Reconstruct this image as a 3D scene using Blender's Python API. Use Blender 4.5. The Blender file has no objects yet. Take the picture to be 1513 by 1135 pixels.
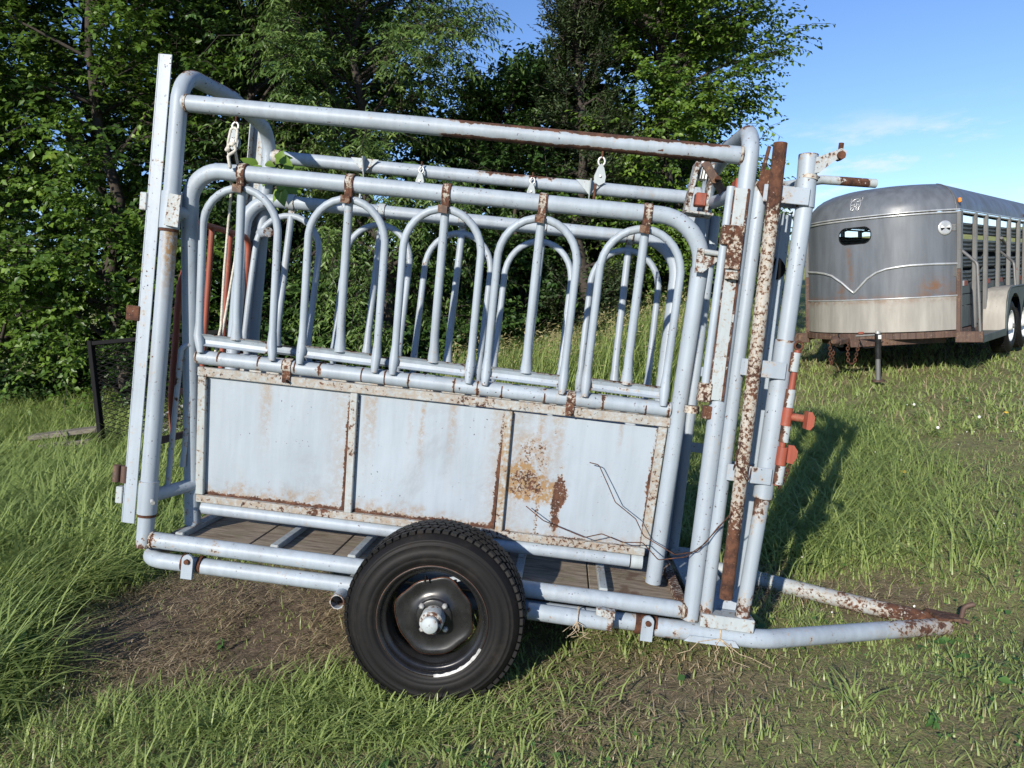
import bpy, math, random
import numpy as np
from mathutils import Vector, Matrix

# ------------------------------------------------------------------ camera, sky, sun
S = bpy.context.scene
rad = math.radians
CAMZ = 1.53
def cam_axes(pitch, roll):
    P, r = rad(pitch), rad(roll)
    up = np.array([0, -math.cos(P), -math.sin(P)]); fw = np.array([0, -math.sin(P), math.cos(P)]); rt = np.array([1., 0, 0])
    c, s = math.cos(r), math.sin(r)
    Rr = np.array([[c, s, 0], [-s, c, 0], [0, 0, 1.]])
    return np.array([Rr @ rt, Rr @ fw, Rr @ up])
W = cam_axes(6.3, 3.5)
cam = bpy.data.cameras.new('camera'); camo = bpy.data.objects.new('camera', cam); S.collection.objects.link(camo)
M = Matrix.Identity(4)
for i in range(3):
    M[i][0], M[i][1], M[i][2] = W[i, 0], -W[i, 1], -W[i, 2]
M[2][3] = CAMZ
camo.matrix_world = M
cam.sensor_width = 36.0; cam.lens = 36.0 * 1136 / 1513; cam.clip_start = 0.05; cam.clip_end = 3000
S.camera = camo

SUN = Vector((-.442, -.897, .437)).normalized()          # towards the sun
SUN_EL = math.asin(SUN.z); SUN_AZ = math.atan2(SUN.x, SUN.y)
sl = bpy.data.lights.new('sun', 'SUN'); so = bpy.data.objects.new('sun', sl); S.collection.objects.link(so)
so.rotation_euler = SUN.to_track_quat('Z', 'Y').to_euler(); so.location = (-6, -10, 8)
sl.energy = 4.6; sl.angle = rad(.55); sl.color = (1.0, .93, .82)

wd = bpy.data.worlds.new('World'); S.world = wd; wd.use_nodes = True
nt = wd.node_tree; nt.nodes.clear()
out = nt.nodes.new('ShaderNodeOutputWorld')
sky = nt.nodes.new('ShaderNodeTexSky'); sky.sky_type = 'NISHITA'; sky.sun_disc = False
sky.sun_elevation = SUN_EL; sky.sun_rotation = SUN_AZ % (2 * math.pi); sky.air_density = 1.0; sky.dust_density = 0.0; sky.ozone_density = 4.5
bg = nt.nodes.new('ShaderNodeBackground'); bg.inputs[1].default_value = .100
tn = nt.nodes.new('ShaderNodeMix'); tn.data_type = 'RGBA'; tn.blend_type = 'MULTIPLY'; tn.inputs[0].default_value = 1; tn.inputs[7].default_value = (.92, .96, 1.13, 1)
nt.links.new(sky.outputs[0], tn.inputs[6]); nt.links.new(tn.outputs[2], bg.inputs[0])
tc = nt.nodes.new('ShaderNodeTexCoord')
mp = nt.nodes.new('ShaderNodeMapping'); mp.inputs['Scale'].default_value = (5, 5, 17); mp.inputs['Location'].default_value = (7.7, 2.2, 5.1)
nz = nt.nodes.new('ShaderNodeTexNoise'); nz.inputs['Scale'].default_value = 1.0; nz.inputs['Detail'].default_value = 9; nz.inputs['Roughness'].default_value = .62
sx = nt.nodes.new('ShaderNodeSeparateXYZ')
nt.links.new(tc.outputs['Generated'], mp.inputs[0]); nt.links.new(mp.outputs[0], nz.inputs['Vector']); nt.links.new(tc.outputs['Generated'], sx.inputs[0])
def wmr(src, a, b, c, d):
    n = nt.nodes.new('ShaderNodeMapRange'); n.interpolation_type = 'SMOOTHSTEP'
    nt.links.new(src, n.inputs[0]); n.inputs[1].default_value = a; n.inputs[2].default_value = b; n.inputs[3].default_value = c; n.inputs[4].default_value = d
    return n.outputs[0]
def wmul(a, b):
    n = nt.nodes.new('ShaderNodeMath'); n.operation = 'MULTIPLY'; nt.links.new(a, n.inputs[0]); nt.links.new(b, n.inputs[1]); return n.outputs[0]
msk = wmul(wmul(wmr(nz.outputs[0], .52, .68, 0, .9), wmr(sx.outputs[2], .0, .1, 0, 1)), wmr(sx.outputs[2], .13, .2, 1, 0))
bgc = nt.nodes.new('ShaderNodeBackground'); bgc.inputs[0].default_value = (.93, .95, 1, 1); bgc.inputs[1].default_value = .70
mx = nt.nodes.new('ShaderNodeMixShader')
nt.links.new(msk, mx.inputs[0]); nt.links.new(bg.outputs[0], mx.inputs[1]); nt.links.new(bgc.outputs[0], mx.inputs[2]); nt.links.new(mx.outputs[0], out.inputs[0])

S.view_settings.view_transform = 'Standard'; S.view_settings.look = 'None'; S.view_settings.gamma = 1.0
S.view_settings.exposure = .55; S.view_settings.use_curve_mapping = False
S.cycles.max_bounces = 6; S.cycles.transparent_max_bounces = 6; S.cycles.caustics_reflective = False; S.cycles.caustics_refractive = False

rnd = random.Random(5)
RG = np.random.default_rng(11)

# ------------------------------------------------------------------ materials
class NT:
    def __init__(s, name):
        s.m = bpy.data.materials.new(name); s.m.use_nodes = True; s.t = s.m.node_tree; s.t.nodes.clear()
        s.out = s.t.nodes.new('ShaderNodeOutputMaterial')
        s.b = s.t.nodes.new('ShaderNodeBsdfPrincipled'); s.t.links.new(s.b.outputs[0], s.out.inputs[0])
        s.tc = s.t.nodes.new('ShaderNodeTexCoord')
    def n(s, t): return s.t.nodes.new(t)
    def L(s, a, b):
        if isinstance(a, (int, float)): b.default_value = a
        elif isinstance(a, tuple): b.default_value = (*a, 1) if len(a) == 3 else a
        else: s.t.links.new(a, b)
    def noise(s, scale, detail=6, rough=.6, vec=None, dist=0):
        n = s.n('ShaderNodeTexNoise'); n.inputs['Scale'].default_value = scale; n.inputs['Detail'].default_value = detail
        n.inputs['Roughness'].default_value = rough; n.inputs['Distortion'].default_value = dist
        s.L(vec if vec is not None else s.tc.outputs['Object'], n.inputs['Vector']); return n.outputs[0]
    def mapping(s, sc, loc=(0, 0, 0)):
        n = s.n('ShaderNodeMapping'); n.inputs['Scale'].default_value = sc; n.inputs['Location'].default_value = loc
        s.L(s.tc.outputs['Object'], n.inputs[0]); return n.outputs[0]
    def math(s, op, a, b=0.0, clamp=False):
        n = s.n('ShaderNodeMath'); n.operation = op; n.use_clamp = clamp; s.L(a, n.inputs[0]); s.L(b, n.inputs[1]); return n.outputs[0]
    def ss(s, v, a, b, c=0.0, d=1.0):
        n = s.n('ShaderNodeMapRange'); n.interpolation_type = 'SMOOTHSTEP'
        for i, x in enumerate((v, a, b, c, d)): s.L(x, n.inputs[i])
        return n.outputs[0]
    def mix(s, f, a, b):
        n = s.n('ShaderNodeMix'); n.data_type = 'RGBA'; s.L(f, n.inputs[0]); s.L(a, n.inputs[6]); s.L(b, n.inputs[7]); return n.outputs[2]
    def attr(s, name, obj=False):
        n = s.n('ShaderNodeAttribute'); n.attribute_name = name; n.attribute_type = 'OBJECT' if obj else 'GEOMETRY'; return n.outputs['Fac']
    def bump(s, h, strength=.3, dist=.002):
        n = s.n('ShaderNodeBump'); n.inputs['Strength'].default_value = strength; n.inputs['Distance'].default_value = dist
        s.L(h, n.inputs['Height']); s.L(n.outputs[0], s.b.inputs['Normal'])
    def set(s, **k):
        for a, v in k.items(): s.L(v, s.b.inputs[a.replace('_', ' ')])
        return s.m

def rust_col(N, sc=25):
    a = N.noise(sc, 8, .7); b = N.noise(sc * 5, 4, .6)
    c = N.mix(N.ss(a, .35, .65), (.034, .0165, .012), (.108, .047, .027))
    return N.mix(N.ss(b, .58, .75), c, (.19, .098, .050))

def paint_mat(name, base, th=.70, rough=.42, chip=.66, var=.10, primer=(.44, .42, .36), fine=38, wf=.45, drips=.55):
    N = NT(name)
    wear = N.attr('wear'); stain = N.attr('stain'); amt = N.attr('rust', True)
    n1 = N.noise(5, 9, .72); n2 = N.noise(fine, 7, .68)
    r = N.math('ADD', N.math('MULTIPLY', n1, 1 - wf), N.math('MULTIPLY', n2, wf))
    t = N.math('SUBTRACT', N.math('SUBTRACT', th, N.math('MULTIPLY', amt, .3)), N.math('MULTIPLY', wear, .34))
    rm = N.ss(r, N.math('SUBTRACT', t, .012), N.math('ADD', t, .026))
    pm = N.ss(r, N.math('SUBTRACT', t, .06), N.math('ADD', t, .0))
    drip = N.noise(1.0, 6, .68, N.mapping((26, 26, 2.2), (3, 1, 7)))
    dm = N.math('MULTIPLY', N.ss(drip, .54, .74), N.ss(n1, .42, .62, .12, .7))
    chips = N.ss(N.noise(85, 3, .55), chip, chip + .025)
    chips = N.math('MULTIPLY', chips, N.ss(N.noise(7, 4, .6), .46, .56))
    rm = N.math('MAXIMUM', rm, chips)
    streak = N.noise(1.0, 5, .6, N.mapping((30, 30, 1.6)))
    big = N.noise(2.2, 5, .6)
    v = N.math('ADD', N.math('MULTIPLY', streak, .5), N.math('MULTIPLY', big, .5))
    lo = tuple(c * (1 - var * 1.6) for c in base); hi = tuple(min(.85, c * (1 + var)) for c in base)
    col = N.mix(N.ss(v, .32, .68), lo, hi)
    dirt = N.ss(N.noise(11, 8, .7), .55, .8, 0, .35)
    col = N.mix(dirt, col, (.30, .30, .27))
    sm = N.math('MULTIPLY', stain, N.ss(N.noise(46, 8, .75), .36, .60))
    col = N.mix(sm, col, N.mix(N.noise(9, 4, .6), (.27, .135, .05), (.23, .18, .09)))
    col = N.mix(N.math('MULTIPLY', dm, drips), col, (.27, .205, .125))
    col = N.mix(N.ss(N.noise(3.1, 7, .72, None, .6), .54, .74, 0, .26), col, (.15, .15, .145))
    col = N.mix(N.math('MULTIPLY', pm, .6), col, N.mix(n2, primer, (.27, .155, .07)))
    col = N.mix(rm, col, rust_col(N))
    N.bump(N.math('ADD', N.math('ADD', N.math('MULTIPLY', rm, -.5), N.math('MULTIPLY', n2, .3)), N.math('MULTIPLY', N.noise(17, 3, .5), .9)), .4, .003)
    rg = N.math('ADD', N.math('ADD', rough, N.math('MULTIPLY', big, .12)), N.math('MULTIPLY', rm, .42), True)
    return N.set(Base_Color=col, Roughness=rg, Specular_IOR_Level=.4)

PAINT = paint_mat('pale_blue_paint', (.292, .340, .390), .655)
PAINT_OLD = paint_mat('weathered_white_paint', (.335, .375, .392), .635, .55, .64, .12, (.35, .345, .31), 60, .5, .2)
PANEL = paint_mat('pale_blue_panel_paint', (.306, .354, .404), .665, .42, .70, .06, (.34, .30, .23), 95, .62, .16)
PAINT_RUSTY = paint_mat('flaking_paint_over_rust', (.385, .37, .335), .515, .6, .62, .14, (.34, .27, .19), 70, .66)
REDP = paint_mat('faded_red_paint', (.26, .062, .036), .64, .5, .74, .25, (.3, .12, .08))
BROWNP = paint_mat('rusty_brown_steel', (.092, .055, .042), .62, .6, .7, .3, (.2, .13, .09))

def simple(name, col, rough=.6, metal=0.0, var=.25, scale=12, bump=.2, spec=.5):
    N = NT(name); a = N.noise(scale, 8, .65)
    c = N.mix(N.ss(a, .3, .7), tuple(x * (1 - var) for x in col), tuple(min(1, x * (1 + var)) for x in col))
    N.bump(N.noise(scale * 6, 5, .6), bump, .002)
    return N.set(Base_Color=c, Roughness=N.ss(a, .2, .8, rough - .1, min(1, rough + .1)), Metallic=metal, Specular_IOR_Level=spec)

def rust_mat():
    N = NT('rust'); c = rust_col(N, 18); N.bump(N.noise(90, 6, .7), .5, .002)
    return N.set(Base_Color=c, Roughness=.88, Specular_IOR_Level=.2)
RUST = rust_mat()
STEEL = simple('dull_steel', (.50, .50, .49), .4, .5, .2)
BLACK_STEEL = simple('black_painted_steel', (.012, .012, .013), .28, 0, .3, 9, .08)
BLACK = simple('matt_black', (.009, .009, .010), .85, 0, .25, 12, .2, .15)
WHITE = simple('white_paint', (.60, .61, .60), .5, 0, .12)
SCUFF = simple('scuffed_bare_metal', (.30, .30, .30), .45, .3, .35, 60)
ROPE = simple('pale_rope_fibre', (.50, .48, .42), .9, 0, .25, 120, .8)
TWINE = simple('bleached_twine', (.42, .33, .22), .9, 0, .3, 90)
YELLOW = simple('yellow_leaf', (.62, .42, .03), .6)
AMBER = simple('amber_lens', (.75, .24, .02), .25)

def rubber():
    N = NT('tyre_rubber'); a = N.noise(5, 8, .7); b = N.noise(26, 6, .7)
    dust = N.math('MULTIPLY', N.ss(a, .46, .72, .0, .5), N.ss(b, .36, .65))
    c = N.mix(N.math('MULTIPLY', dust, .7), (.0075, .0073, .0078), (.050, .040, .030))
    N.bump(N.noise(160, 4, .6), .25, .001)
    return N.set(Base_Color=c, Roughness=N.math('ADD', .56, N.math('MULTIPLY', dust, .4)), Specular_IOR_Level=.18)
RUBBER = rubber()

def floor_mat():
    N = NT('muddy_floor_boards'); g = N.noise(3, 9, .7, N.mapping((2, 14, 6))); b = N.noise(7, 8, .7)
    c = N.mix(N.ss(g, .3, .7), (.13, .095, .062), (.36, .30, .23))
    c = N.mix(N.ss(b, .5, .68, 0, .7), c, (.20, .18, .10))
    c = N.mix(N.ss(N.noise(4, 6, .6, None, 1), .56, .66, 0, .7), c, (.10, .05, .028))
    N.bump(g, .5, .004)
    return N.set(Base_Color=c, Roughness=.85)
FLOORM = floor_mat()

def wood_mat():
    N = NT('weathered_board'); g = N.noise(2, 8, .7, N.mapping((3, 40, 40)))
    c = N.mix(N.ss(g, .3, .7), (.09, .078, .062), (.22, .195, .16)); N.bump(g, .6, .004)
    return N.set(Base_Color=c, Roughness=.9)
WOOD = wood_mat()

def trailer_paint(name, base, metal, rough, rusty=.75):
    N = NT(name); s = N.noise(1, 6, .6, N.mapping((9, 9, 1.2))); b = N.noise(3, 8, .68)
    c = N.mix(N.ss(s, .3, .7), tuple(x * .8 for x in base), tuple(x * 1.15 for x in base))
    st = N.attr('stain')
    c = N.mix(N.math('MULTIPLY', st, N.ss(N.noise(9, 8, .7), .36, .62)), c, (.16, .075, .03))
    sc = N.ss(N.noise(24, 6, .7), rusty - .03, rusty)
    c = N.mix(sc, c, (.11, .05, .03))
    N.bump(N.noise(1.4, 2, .5), .22, .03)
    return N.set(Base_Color=c, Metallic=metal, Roughness=N.math('ADD', rough, N.ss(b, .3, .7, -.07, .12)), Specular_IOR_Level=.5)
GREY_PAINT = trailer_paint('charcoal_trailer_paint', (.112, .124, .141), .10, .44)
GREY_FLAT = trailer_paint('charcoal_slat_paint', (.060, .075, .076), .0, .5)
ALU = trailer_paint('bare_trailer_metal', (.30, .285, .255), .15, .52, .72)
GALV = trailer_paint('worn_grey_tube', (.15, .15, .147), .3, .45, .66)
TRIM = trailer_paint('silver_trim', (.55, .56, .56), .55, .33, .8)

def leaf_mat(name, dark, light, trans=.27, rough=.42, yellow=(.20, .22, .03)):
    N = NT(name); t = N.attr('tint')
    c = N.mix(t, dark, light)
    c = N.mix(N.ss(t, .9, 1.0, 0, .5), c, yellow)
    N.set(Base_Color=c, Roughness=rough, Specular_IOR_Level=.35)
    tr = N.n('ShaderNodeBsdfTranslucent'); N.L(N.mix(.5, c, light), tr.inputs[0])
    ms = N.n('ShaderNodeMixShader'); ms.inputs[0].default_value = trans
    N.L(N.b.outputs[0], ms.inputs[1]); N.L(tr.outputs[0], ms.inputs[2]); N.L(ms.outputs[0], N.out.inputs[0])
    return N.m
LEAF_A = leaf_mat('mulberry_leaf', (.034, .078, .013), (.175, .285, .042), .33)
LEAF_B = leaf_mat('walnut_leaf', (.044, .094, .022), (.190, .280, .072), .33)
LEAF_C = leaf_mat('hackberry_leaf', (.046, .100, .016), (.195, .300, .044), .33)
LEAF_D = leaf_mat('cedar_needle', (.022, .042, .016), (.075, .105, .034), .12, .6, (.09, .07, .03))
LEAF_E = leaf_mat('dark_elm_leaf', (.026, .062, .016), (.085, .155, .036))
LEAF_W = leaf_mat('weed_leaf', (.05, .12, .03), (.10, .20, .05), .3, .5)
GRASS_M = leaf_mat('grass_blade', (.160, .232, .064), (.400, .485, .170), .42, .36, (.40, .37, .18))
DRY_M = leaf_mat('dry_grass_blade', (.20, .145, .085), (.48, .40, .26), .2, .7, (.46, .40, .25))
SEED_M = leaf_mat('grass_seed_head', (.18, .17, .07), (.36, .32, .16), .3, .7, (.4, .35, .2))
BARK = simple('bark', (.040, .032, .026), .9, 0, .45, 14, .8)

def ground_mat():
    N = NT('soil_and_turf'); mud = N.attr('mud'); gr = N.attr('lush')
    a = N.noise(2.2, 9, .7); b = N.noise(14, 8, .7); c2 = N.noise(60, 5, .7)
    soil = N.mix(N.ss(b, .3, .7), (.075, .057, .043), (.205, .156, .112))
    soil = N.mix(N.ss(c2, .55, .75), soil, (.36, .28, .20))
    turf = N.mix(N.ss(b, .3, .7), (.12, .135, .055), (.25, .26, .11))
    turf = N.mix(N.ss(c2, .42, .62), turf, N.mix(N.ss(N.noise(130, 4, .7), .4, .6), (.055, .05, .028), (.30, .24, .14)))
    far = N.mix(N.ss(N.noise(.5, 8, .65), .3, .7), (.20, .23, .065), (.31, .31, .12))
    col = N.mix(N.math('MULTIPLY', gr, N.ss(a, .25, .5, .45, 1.0)), soil, turf)
    col = N.mix(N.attr('far'), col, far)
    N.bump(N.math('ADD', N.math('MULTIPLY', b, .6), N.math('MULTIPLY', c2, .4)), .9, .03)
    return N.set(Base_Color=col, Roughness=.95, Specular_IOR_Level=.15)
GROUND_M = ground_mat()

# ------------------------------------------------------------------ object helpers
COL = S.collection
def tag(o, label=None, cat=None, group=None, kind=None):
    if label: o['label'] = label
    if cat: o['category'] = cat
    if group: o['group'] = group
    if kind: o['kind'] = kind
    return o
def thing(name, label, cat, matrix=None, group=None):
    o = bpy.data.objects.new(name, None); COL.objects.link(o); o.empty_display_size = .1
    if matrix is not None: o.matrix_world = matrix
    return tag(o, label, cat, group)
def link(name, me, parent=None):
    o = bpy.data.objects.new(name, me); COL.objects.link(o)
    if parent is not None: o.parent = parent
    return o
def nrm(v): v = np.asarray(v, float); return v / (np.linalg.norm(v) + 1e-12)

def fillet(pts, r, k=7):
    """round the inner corners of a polyline"""
    P = [np.asarray(p, float) for p in pts]; res = [P[0]]
    rs = r if isinstance(r, (list, tuple)) else [r] * len(P)
    for i in range(1, len(P) - 1):
        a, b, c = P[i - 1], P[i], P[i + 1]
        u, v = nrm(a - b), nrm(c - b); cosang = np.clip(u @ v, -1, 1); ang = math.acos(cosang)
        if rs[i] <= 0 or ang > math.pi - .02: res.append(b); continue
        d = min(rs[i] / math.tan(ang / 2), .49 * np.linalg.norm(a - b), .49 * np.linalg.norm(c - b)); rr = d * math.tan(ang / 2)
        ctr = b + nrm(u + v) * (rr / math.sin(ang / 2)); s, e = b + u * d - ctr, b + v * d - ctr
        tot = math.pi - ang
        for j in range(k + 1):
            t = j / k; res.append(ctr + (math.sin((1 - t) * tot) * s + math.sin(t * tot) * e) / math.sin(tot))
    res.append(P[-1]); return res

class MB:
    def __init__(s): s.v = []; s.f = []; s.sm = []; s.wear = []; s.stain = []
    def add(s, V, F, smooth=False, wear=None, stain=None):
        o = len(s.v); s.v += [tuple(map(float, p)) for p in V]; s.f += [tuple(i + o for i in f) for f in F]
        s.sm += [smooth] * len(F) if isinstance(smooth, bool) else list(smooth)
        s.wear += list(wear) if wear is not None else [0.0] * len(V)
        s.stain += list(stain) if stain is not None else [0.0] * len(V)
        return s
    def tube(s, pts, r, n=14, caps=True, seg=None, wear=None, end=.0, endlen=.03, hollow=0.0, stain=None):
        P = [np.asarray(p, float) for p in pts]
        if seg or end:                                          # resample straight runs
            Q = [P[0]]; R = [r[0]] if isinstance(r, (list, tuple)) else None
            for i in range(len(P) - 1):
                l = np.linalg.norm(P[i + 1] - P[i]); m = max(1, int(math.ceil(l / (seg or .12))))
                ts = [j / m for j in range(1, m + 1)]
                if end and i == 0 and l > endlen * 1.5: ts = [endlen / l] + [t for t in ts if t > endlen / l * 1.3]
                if end and i == len(P) - 2 and l > endlen * 3: ts = [t for t in ts[:-1] if t < 1 - endlen / l * 1.3] + [1 - endlen / l, 1]
                for t in ts:
                    Q.append(P[i] + (P[i + 1] - P[i]) * t)
                    if R is not None: R.append(r[i] + (r[i + 1] - r[i]) * t)
            P = Q; r = R if R is not None else r
        m = len(P); rr = list(r) if isinstance(r, (list, tuple)) else [r] * m
        T = [nrm(P[min(i + 1, m - 1)] - P[max(i - 1, 0)]) for i in range(m)]
        a = np.array([0, 0, 1.]) if abs(T[0][2]) < .9 else np.array([1., 0, 0])
        u = nrm(np.cross(T[0], a)); V = []; Wr = []; St = []
        acc = 0; tot = sum(np.linalg.norm(P[i + 1] - P[i]) for i in range(m - 1))
        for i in range(m):
            if i: acc += np.linalg.norm(P[i] - P[i - 1])
            u = nrm(u - T[i] * (u @ T[i])); w = np.cross(T[i], u)
            for k in range(n):
                th = 2 * math.pi * k / n; nn = u * math.cos(th) + w * math.sin(th)
                V.append(P[i] + nn * rr[i])
                x = 0.0
                if end: x = max(x, end if min(acc, tot - acc) < endlen * .5 else 0)
                if wear: x = max(x, wear(P[i], nn))
                Wr.append(x); St.append(stain(P[i], nn) if stain else 0.0)
        F = [(i * n + k, i * n + (k + 1) % n, (i + 1) * n + (k + 1) % n, (i + 1) * n + k) for i in range(m - 1) for k in range(n)]
        s.add(V, F, True, Wr, St)
        if caps:
            for i, rev in ((0, True), (m - 1, False)):
                ring = V[i * n:(i + 1) * n]
                if hollow:
                    c = P[i]; inn = [c + (p - c) * hollow for p in ring]; deep = [p + T[i] * (.09 if rev else -.09) for p in inn]
                    Fh = []
                    for k in range(n):
                        k2 = (k + 1) % n
                        q = [(k, k2, n + k2, n + k), (n + k, n + k2, 2 * n + k2, 2 * n + k)]
                        Fh += [tuple(reversed(x)) for x in q] if rev else q
                    s.add(ring + inn + deep, Fh, False, [.5] * n + [.3] * (2 * n))
                else:
                    f = tuple(range(n)); s.add(ring, [tuple(reversed(f)) if rev else f], False, [.25] * n)
        return s
    def box(s, c, size, ax=None, b=.002, wear=None, stain=None):
        c = np.asarray(c, float); h = np.asarray(size, float) / 2; A = np.eye(3) if ax is None else np.asarray(ax, float)
        b = min(b, h.min() * .8); V = []; idx = {}
        for sx in (-1, 1):
            for sy in (-1, 1):
                for sz in (-1, 1):
                    sg = np.array([sx, sy, sz])
                    for k in range(3):
                        p = sg * (h - b); p[k] = sg[k] * h[k]; idx[(sx, sy, sz, k)] = len(V); V.append(c + p @ A)
        F = []
        def put(ids):
            q = [V[i] for i in ids]; nn = np.cross(q[1] - q[0], q[2] - q[0]); mid = sum(q) / len(q) - c
            F.append(tuple(ids) if nn @ mid > 0 else tuple(reversed(ids)))
        for k in range(3):
            i, j = [x for x in range(3) if x != k]
            for sg in (-1, 1):
                q = []
                for a, bb in ((-1, -1), (1, -1), (1, 1), (-1, 1)):
                    t = [0, 0, 0]; t[k] = sg; t[i] = a; t[j] = bb; q.append(idx[(*t, k)])
                put(q)
            for a in (-1, 1):
                for bb in (-1, 1):
                    q = []
                    for sg, kk in ((-1, i), (-1, j), (1, j), (1, i)):
                        t = [0, 0, 0]; t[k] = sg; t[i] = a; t[j] = bb; q.append(idx[(*t, kk)])
                    put(q)
        for sx in (-1, 1):
            for sy in (-1, 1):
                for sz in (-1, 1): put([idx[(sx, sy, sz, k)] for k in range(3)])
        return s.add(V, F, False, [wear or 0.0] * len(V), [stain or 0.0] * len(V))
    def bar(s, p, q, w, t, up=(0, 0, 1), b=.002, wear=None, stain=None):
        p, q = np.asarray(p, float), np.asarray(q, float); x = nrm(q - p); y = nrm(np.cross(np.asarray(up, float), x)); z = np.cross(x, y)
        return s.box((p + q) / 2, (np.linalg.norm(q - p), t, w), np.array([x, y, z]), b, wear, stain)
    def plate(s, poly, o, u, v, t, wear=None):
        o, u, v = np.asarray(o, float), np.asarray(u, float), np.asarray(v, float); w = nrm(np.cross(u, v)) * t
        n = len(poly); A = [o + u * a + v * b for a, b in poly]; B = [p + w for p in A]
        F = [tuple(reversed(range(n))), tuple(range(n, 2 * n))] + [(k, (k + 1) % n, n + (k + 1) % n, n + k) for k in range(n)]
        return s.add(A + B, F, False, [wear or 0.0] * (2 * n))
    def lathe(s, prof, c, ax, n=48, wear=None, smooth=True, rf=None):
        c = np.asarray(c, float); ax = nrm(ax); a = np.array([0, 0, 1.]) if abs(ax[2]) < .9 else np.array([1., 0, 0])
        u = nrm(np.cross(ax, a)); w = np.cross(ax, u); V = []; m = len(prof); Wr = []
        for i, (r, h) in enumerate(prof):
            for k in range(n):
                th = 2 * math.pi * k / n; q = r * (rf(th, i) if rf else 1)
                V.append(c + ax * h + (u * math.cos(th) + w * math.sin(th)) * q); Wr.append(wear[i] if wear else 0)
        F = [(i * n + k, i * n + (k + 1) % n, (i + 1) * n + (k + 1) % n, (i + 1) * n + k) for i in range(m - 1) for k in range(n)]
        return s.add(V, F, smooth, Wr)
    def build(s, name, mat, parent=None, rust=None, label=None):
        me = bpy.data.meshes.new(name); me.from_pydata(s.v, [], s.f); me.materials.append(mat)
        me.polygons.foreach_set('use_smooth', s.sm)
        if any(s.wear): me.attributes.new('wear', 'FLOAT', 'POINT').data.foreach_set('value', s.wear)
        if any(s.stain): me.attributes.new('stain', 'FLOAT', 'POINT').data.foreach_set('value', s.stain)
        me.update(); o = link(name, me, parent)
        if rust: o['rust'] = float(rust)
        if label: o['label'] = label
        return o
def chain_mb(pts, ln=.03, r=.004, w=.011):
    """oval links along a polyline"""
    mb = MB(); P = [np.asarray(p, float) for p in pts]; d = [0]
    for i in range(len(P) - 1): d.append(d[-1] + np.linalg.norm(P[i + 1] - P[i]))
    k = 0; t = 0.0
    while t + ln < d[-1]:
        def at(x):
            i = max(j for j in range(len(d)) if d[j] <= x + 1e-9); i = min(i, len(P) - 2)
            return P[i] + (P[i + 1] - P[i]) * ((x - d[i]) / (d[i + 1] - d[i]))
        a, b = at(t), at(t + ln); x = nrm(b - a); s = np.array([1., .3, 0]) if k % 2 else np.array([.3, -1., 0]); y = nrm(s - x * (s @ x)); c = (a + b) / 2; L = ln * .5
        ring = []
        for j in range(11):
            th = 2 * math.pi * j / 10; ring.append(c + x * (math.cos(th) * L * 1.15) + y * (math.sin(th) * w))
        mb.tube(ring, r, 6, False); k += 1; t += ln * .82
    return mb

# ------------------------------------------------------------------ noise on the plane
_LAT = RG.random((256, 256))
def vnoise(x, y, sc):
    x = np.asarray(x) * sc + 100.3; y = np.asarray(y) * sc + 71.7
    i, j = np.floor(x).astype(int), np.floor(y).astype(int); fx, fy = x - i, y - j
    fx, fy = fx * fx * (3 - 2 * fx), fy * fy * (3 - 2 * fy); g = lambda a, b: _LAT[a % 256, b % 256]
    return (g(i, j) * (1 - fx) + g(i + 1, j) * fx) * (1 - fy) + (g(i, j + 1) * (1 - fx) + g(i + 1, j + 1) * fx) * fy
def fbm(x, y, sc, o=4):
    return sum(vnoise(x, y, sc * 2 ** k) * .5 ** k for k in range(o)) / sum(.5 ** k for k in range(o))
def sst(x, a, b): t = np.clip((np.asarray(x, float) - a) / (b - a), 0, 1); return t * t * (3 - 2 * t)

def gz(x, y):
    """height of the ground"""
    x, y = np.asarray(x, float), np.asarray(y, float)
    s = .028 + .028 * sst(x, -4, 4)
    u = y - 4.0; h = s * np.where(u > 0, np.minimum(u, 66), 0) ** 2 / (np.abs(np.minimum(u, 66)) + 1.2)
    v = np.clip(y - 14, 0, 56); h = h + .034 * v * v / (v + 12)
    h = h - .115 * np.exp(-(((x - 2.0) / .75) ** 2 + ((y - 3.4) / .6) ** 2))
    h = h + .05 * (fbm(x, y, .9, 4) - .5) * sst(np.hypot(x, y), 1, 4) * (1 - sst(y, 30, 60))
    h = h + .03 * (vnoise(x, y, 2.3) - .5)
    return h
def mudf(x, y):
    """bare trampled soil"""
    n = fbm(x, y, 1.7, 4)
    a = np.exp(-(((x + 1.45 + .25 * (y - 3.6)) / 1.05) ** 2 + ((y - 3.72) / .78) ** 2) ** 2)
    b = .9 * np.exp(-(((x - .0) / 1.6) ** 2 + ((y - 4.0) / .55) ** 2) ** 2)
    c = .54 * np.exp(-(((x - .5) / .85) ** 2 + ((y - 2.78) / .32) ** 2) ** 1.5)
    d = .5 * np.exp(-(((x - 1.75) / .35) ** 2 + ((y - 3.75) / .4) ** 2) ** 1.5)
    m = np.maximum(np.maximum(a, b), np.maximum(c, d))
    return np.clip((m + (n - .5) * 1.25 * np.minimum(1, m * 4)) * 1.25, 0, 1)

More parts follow.
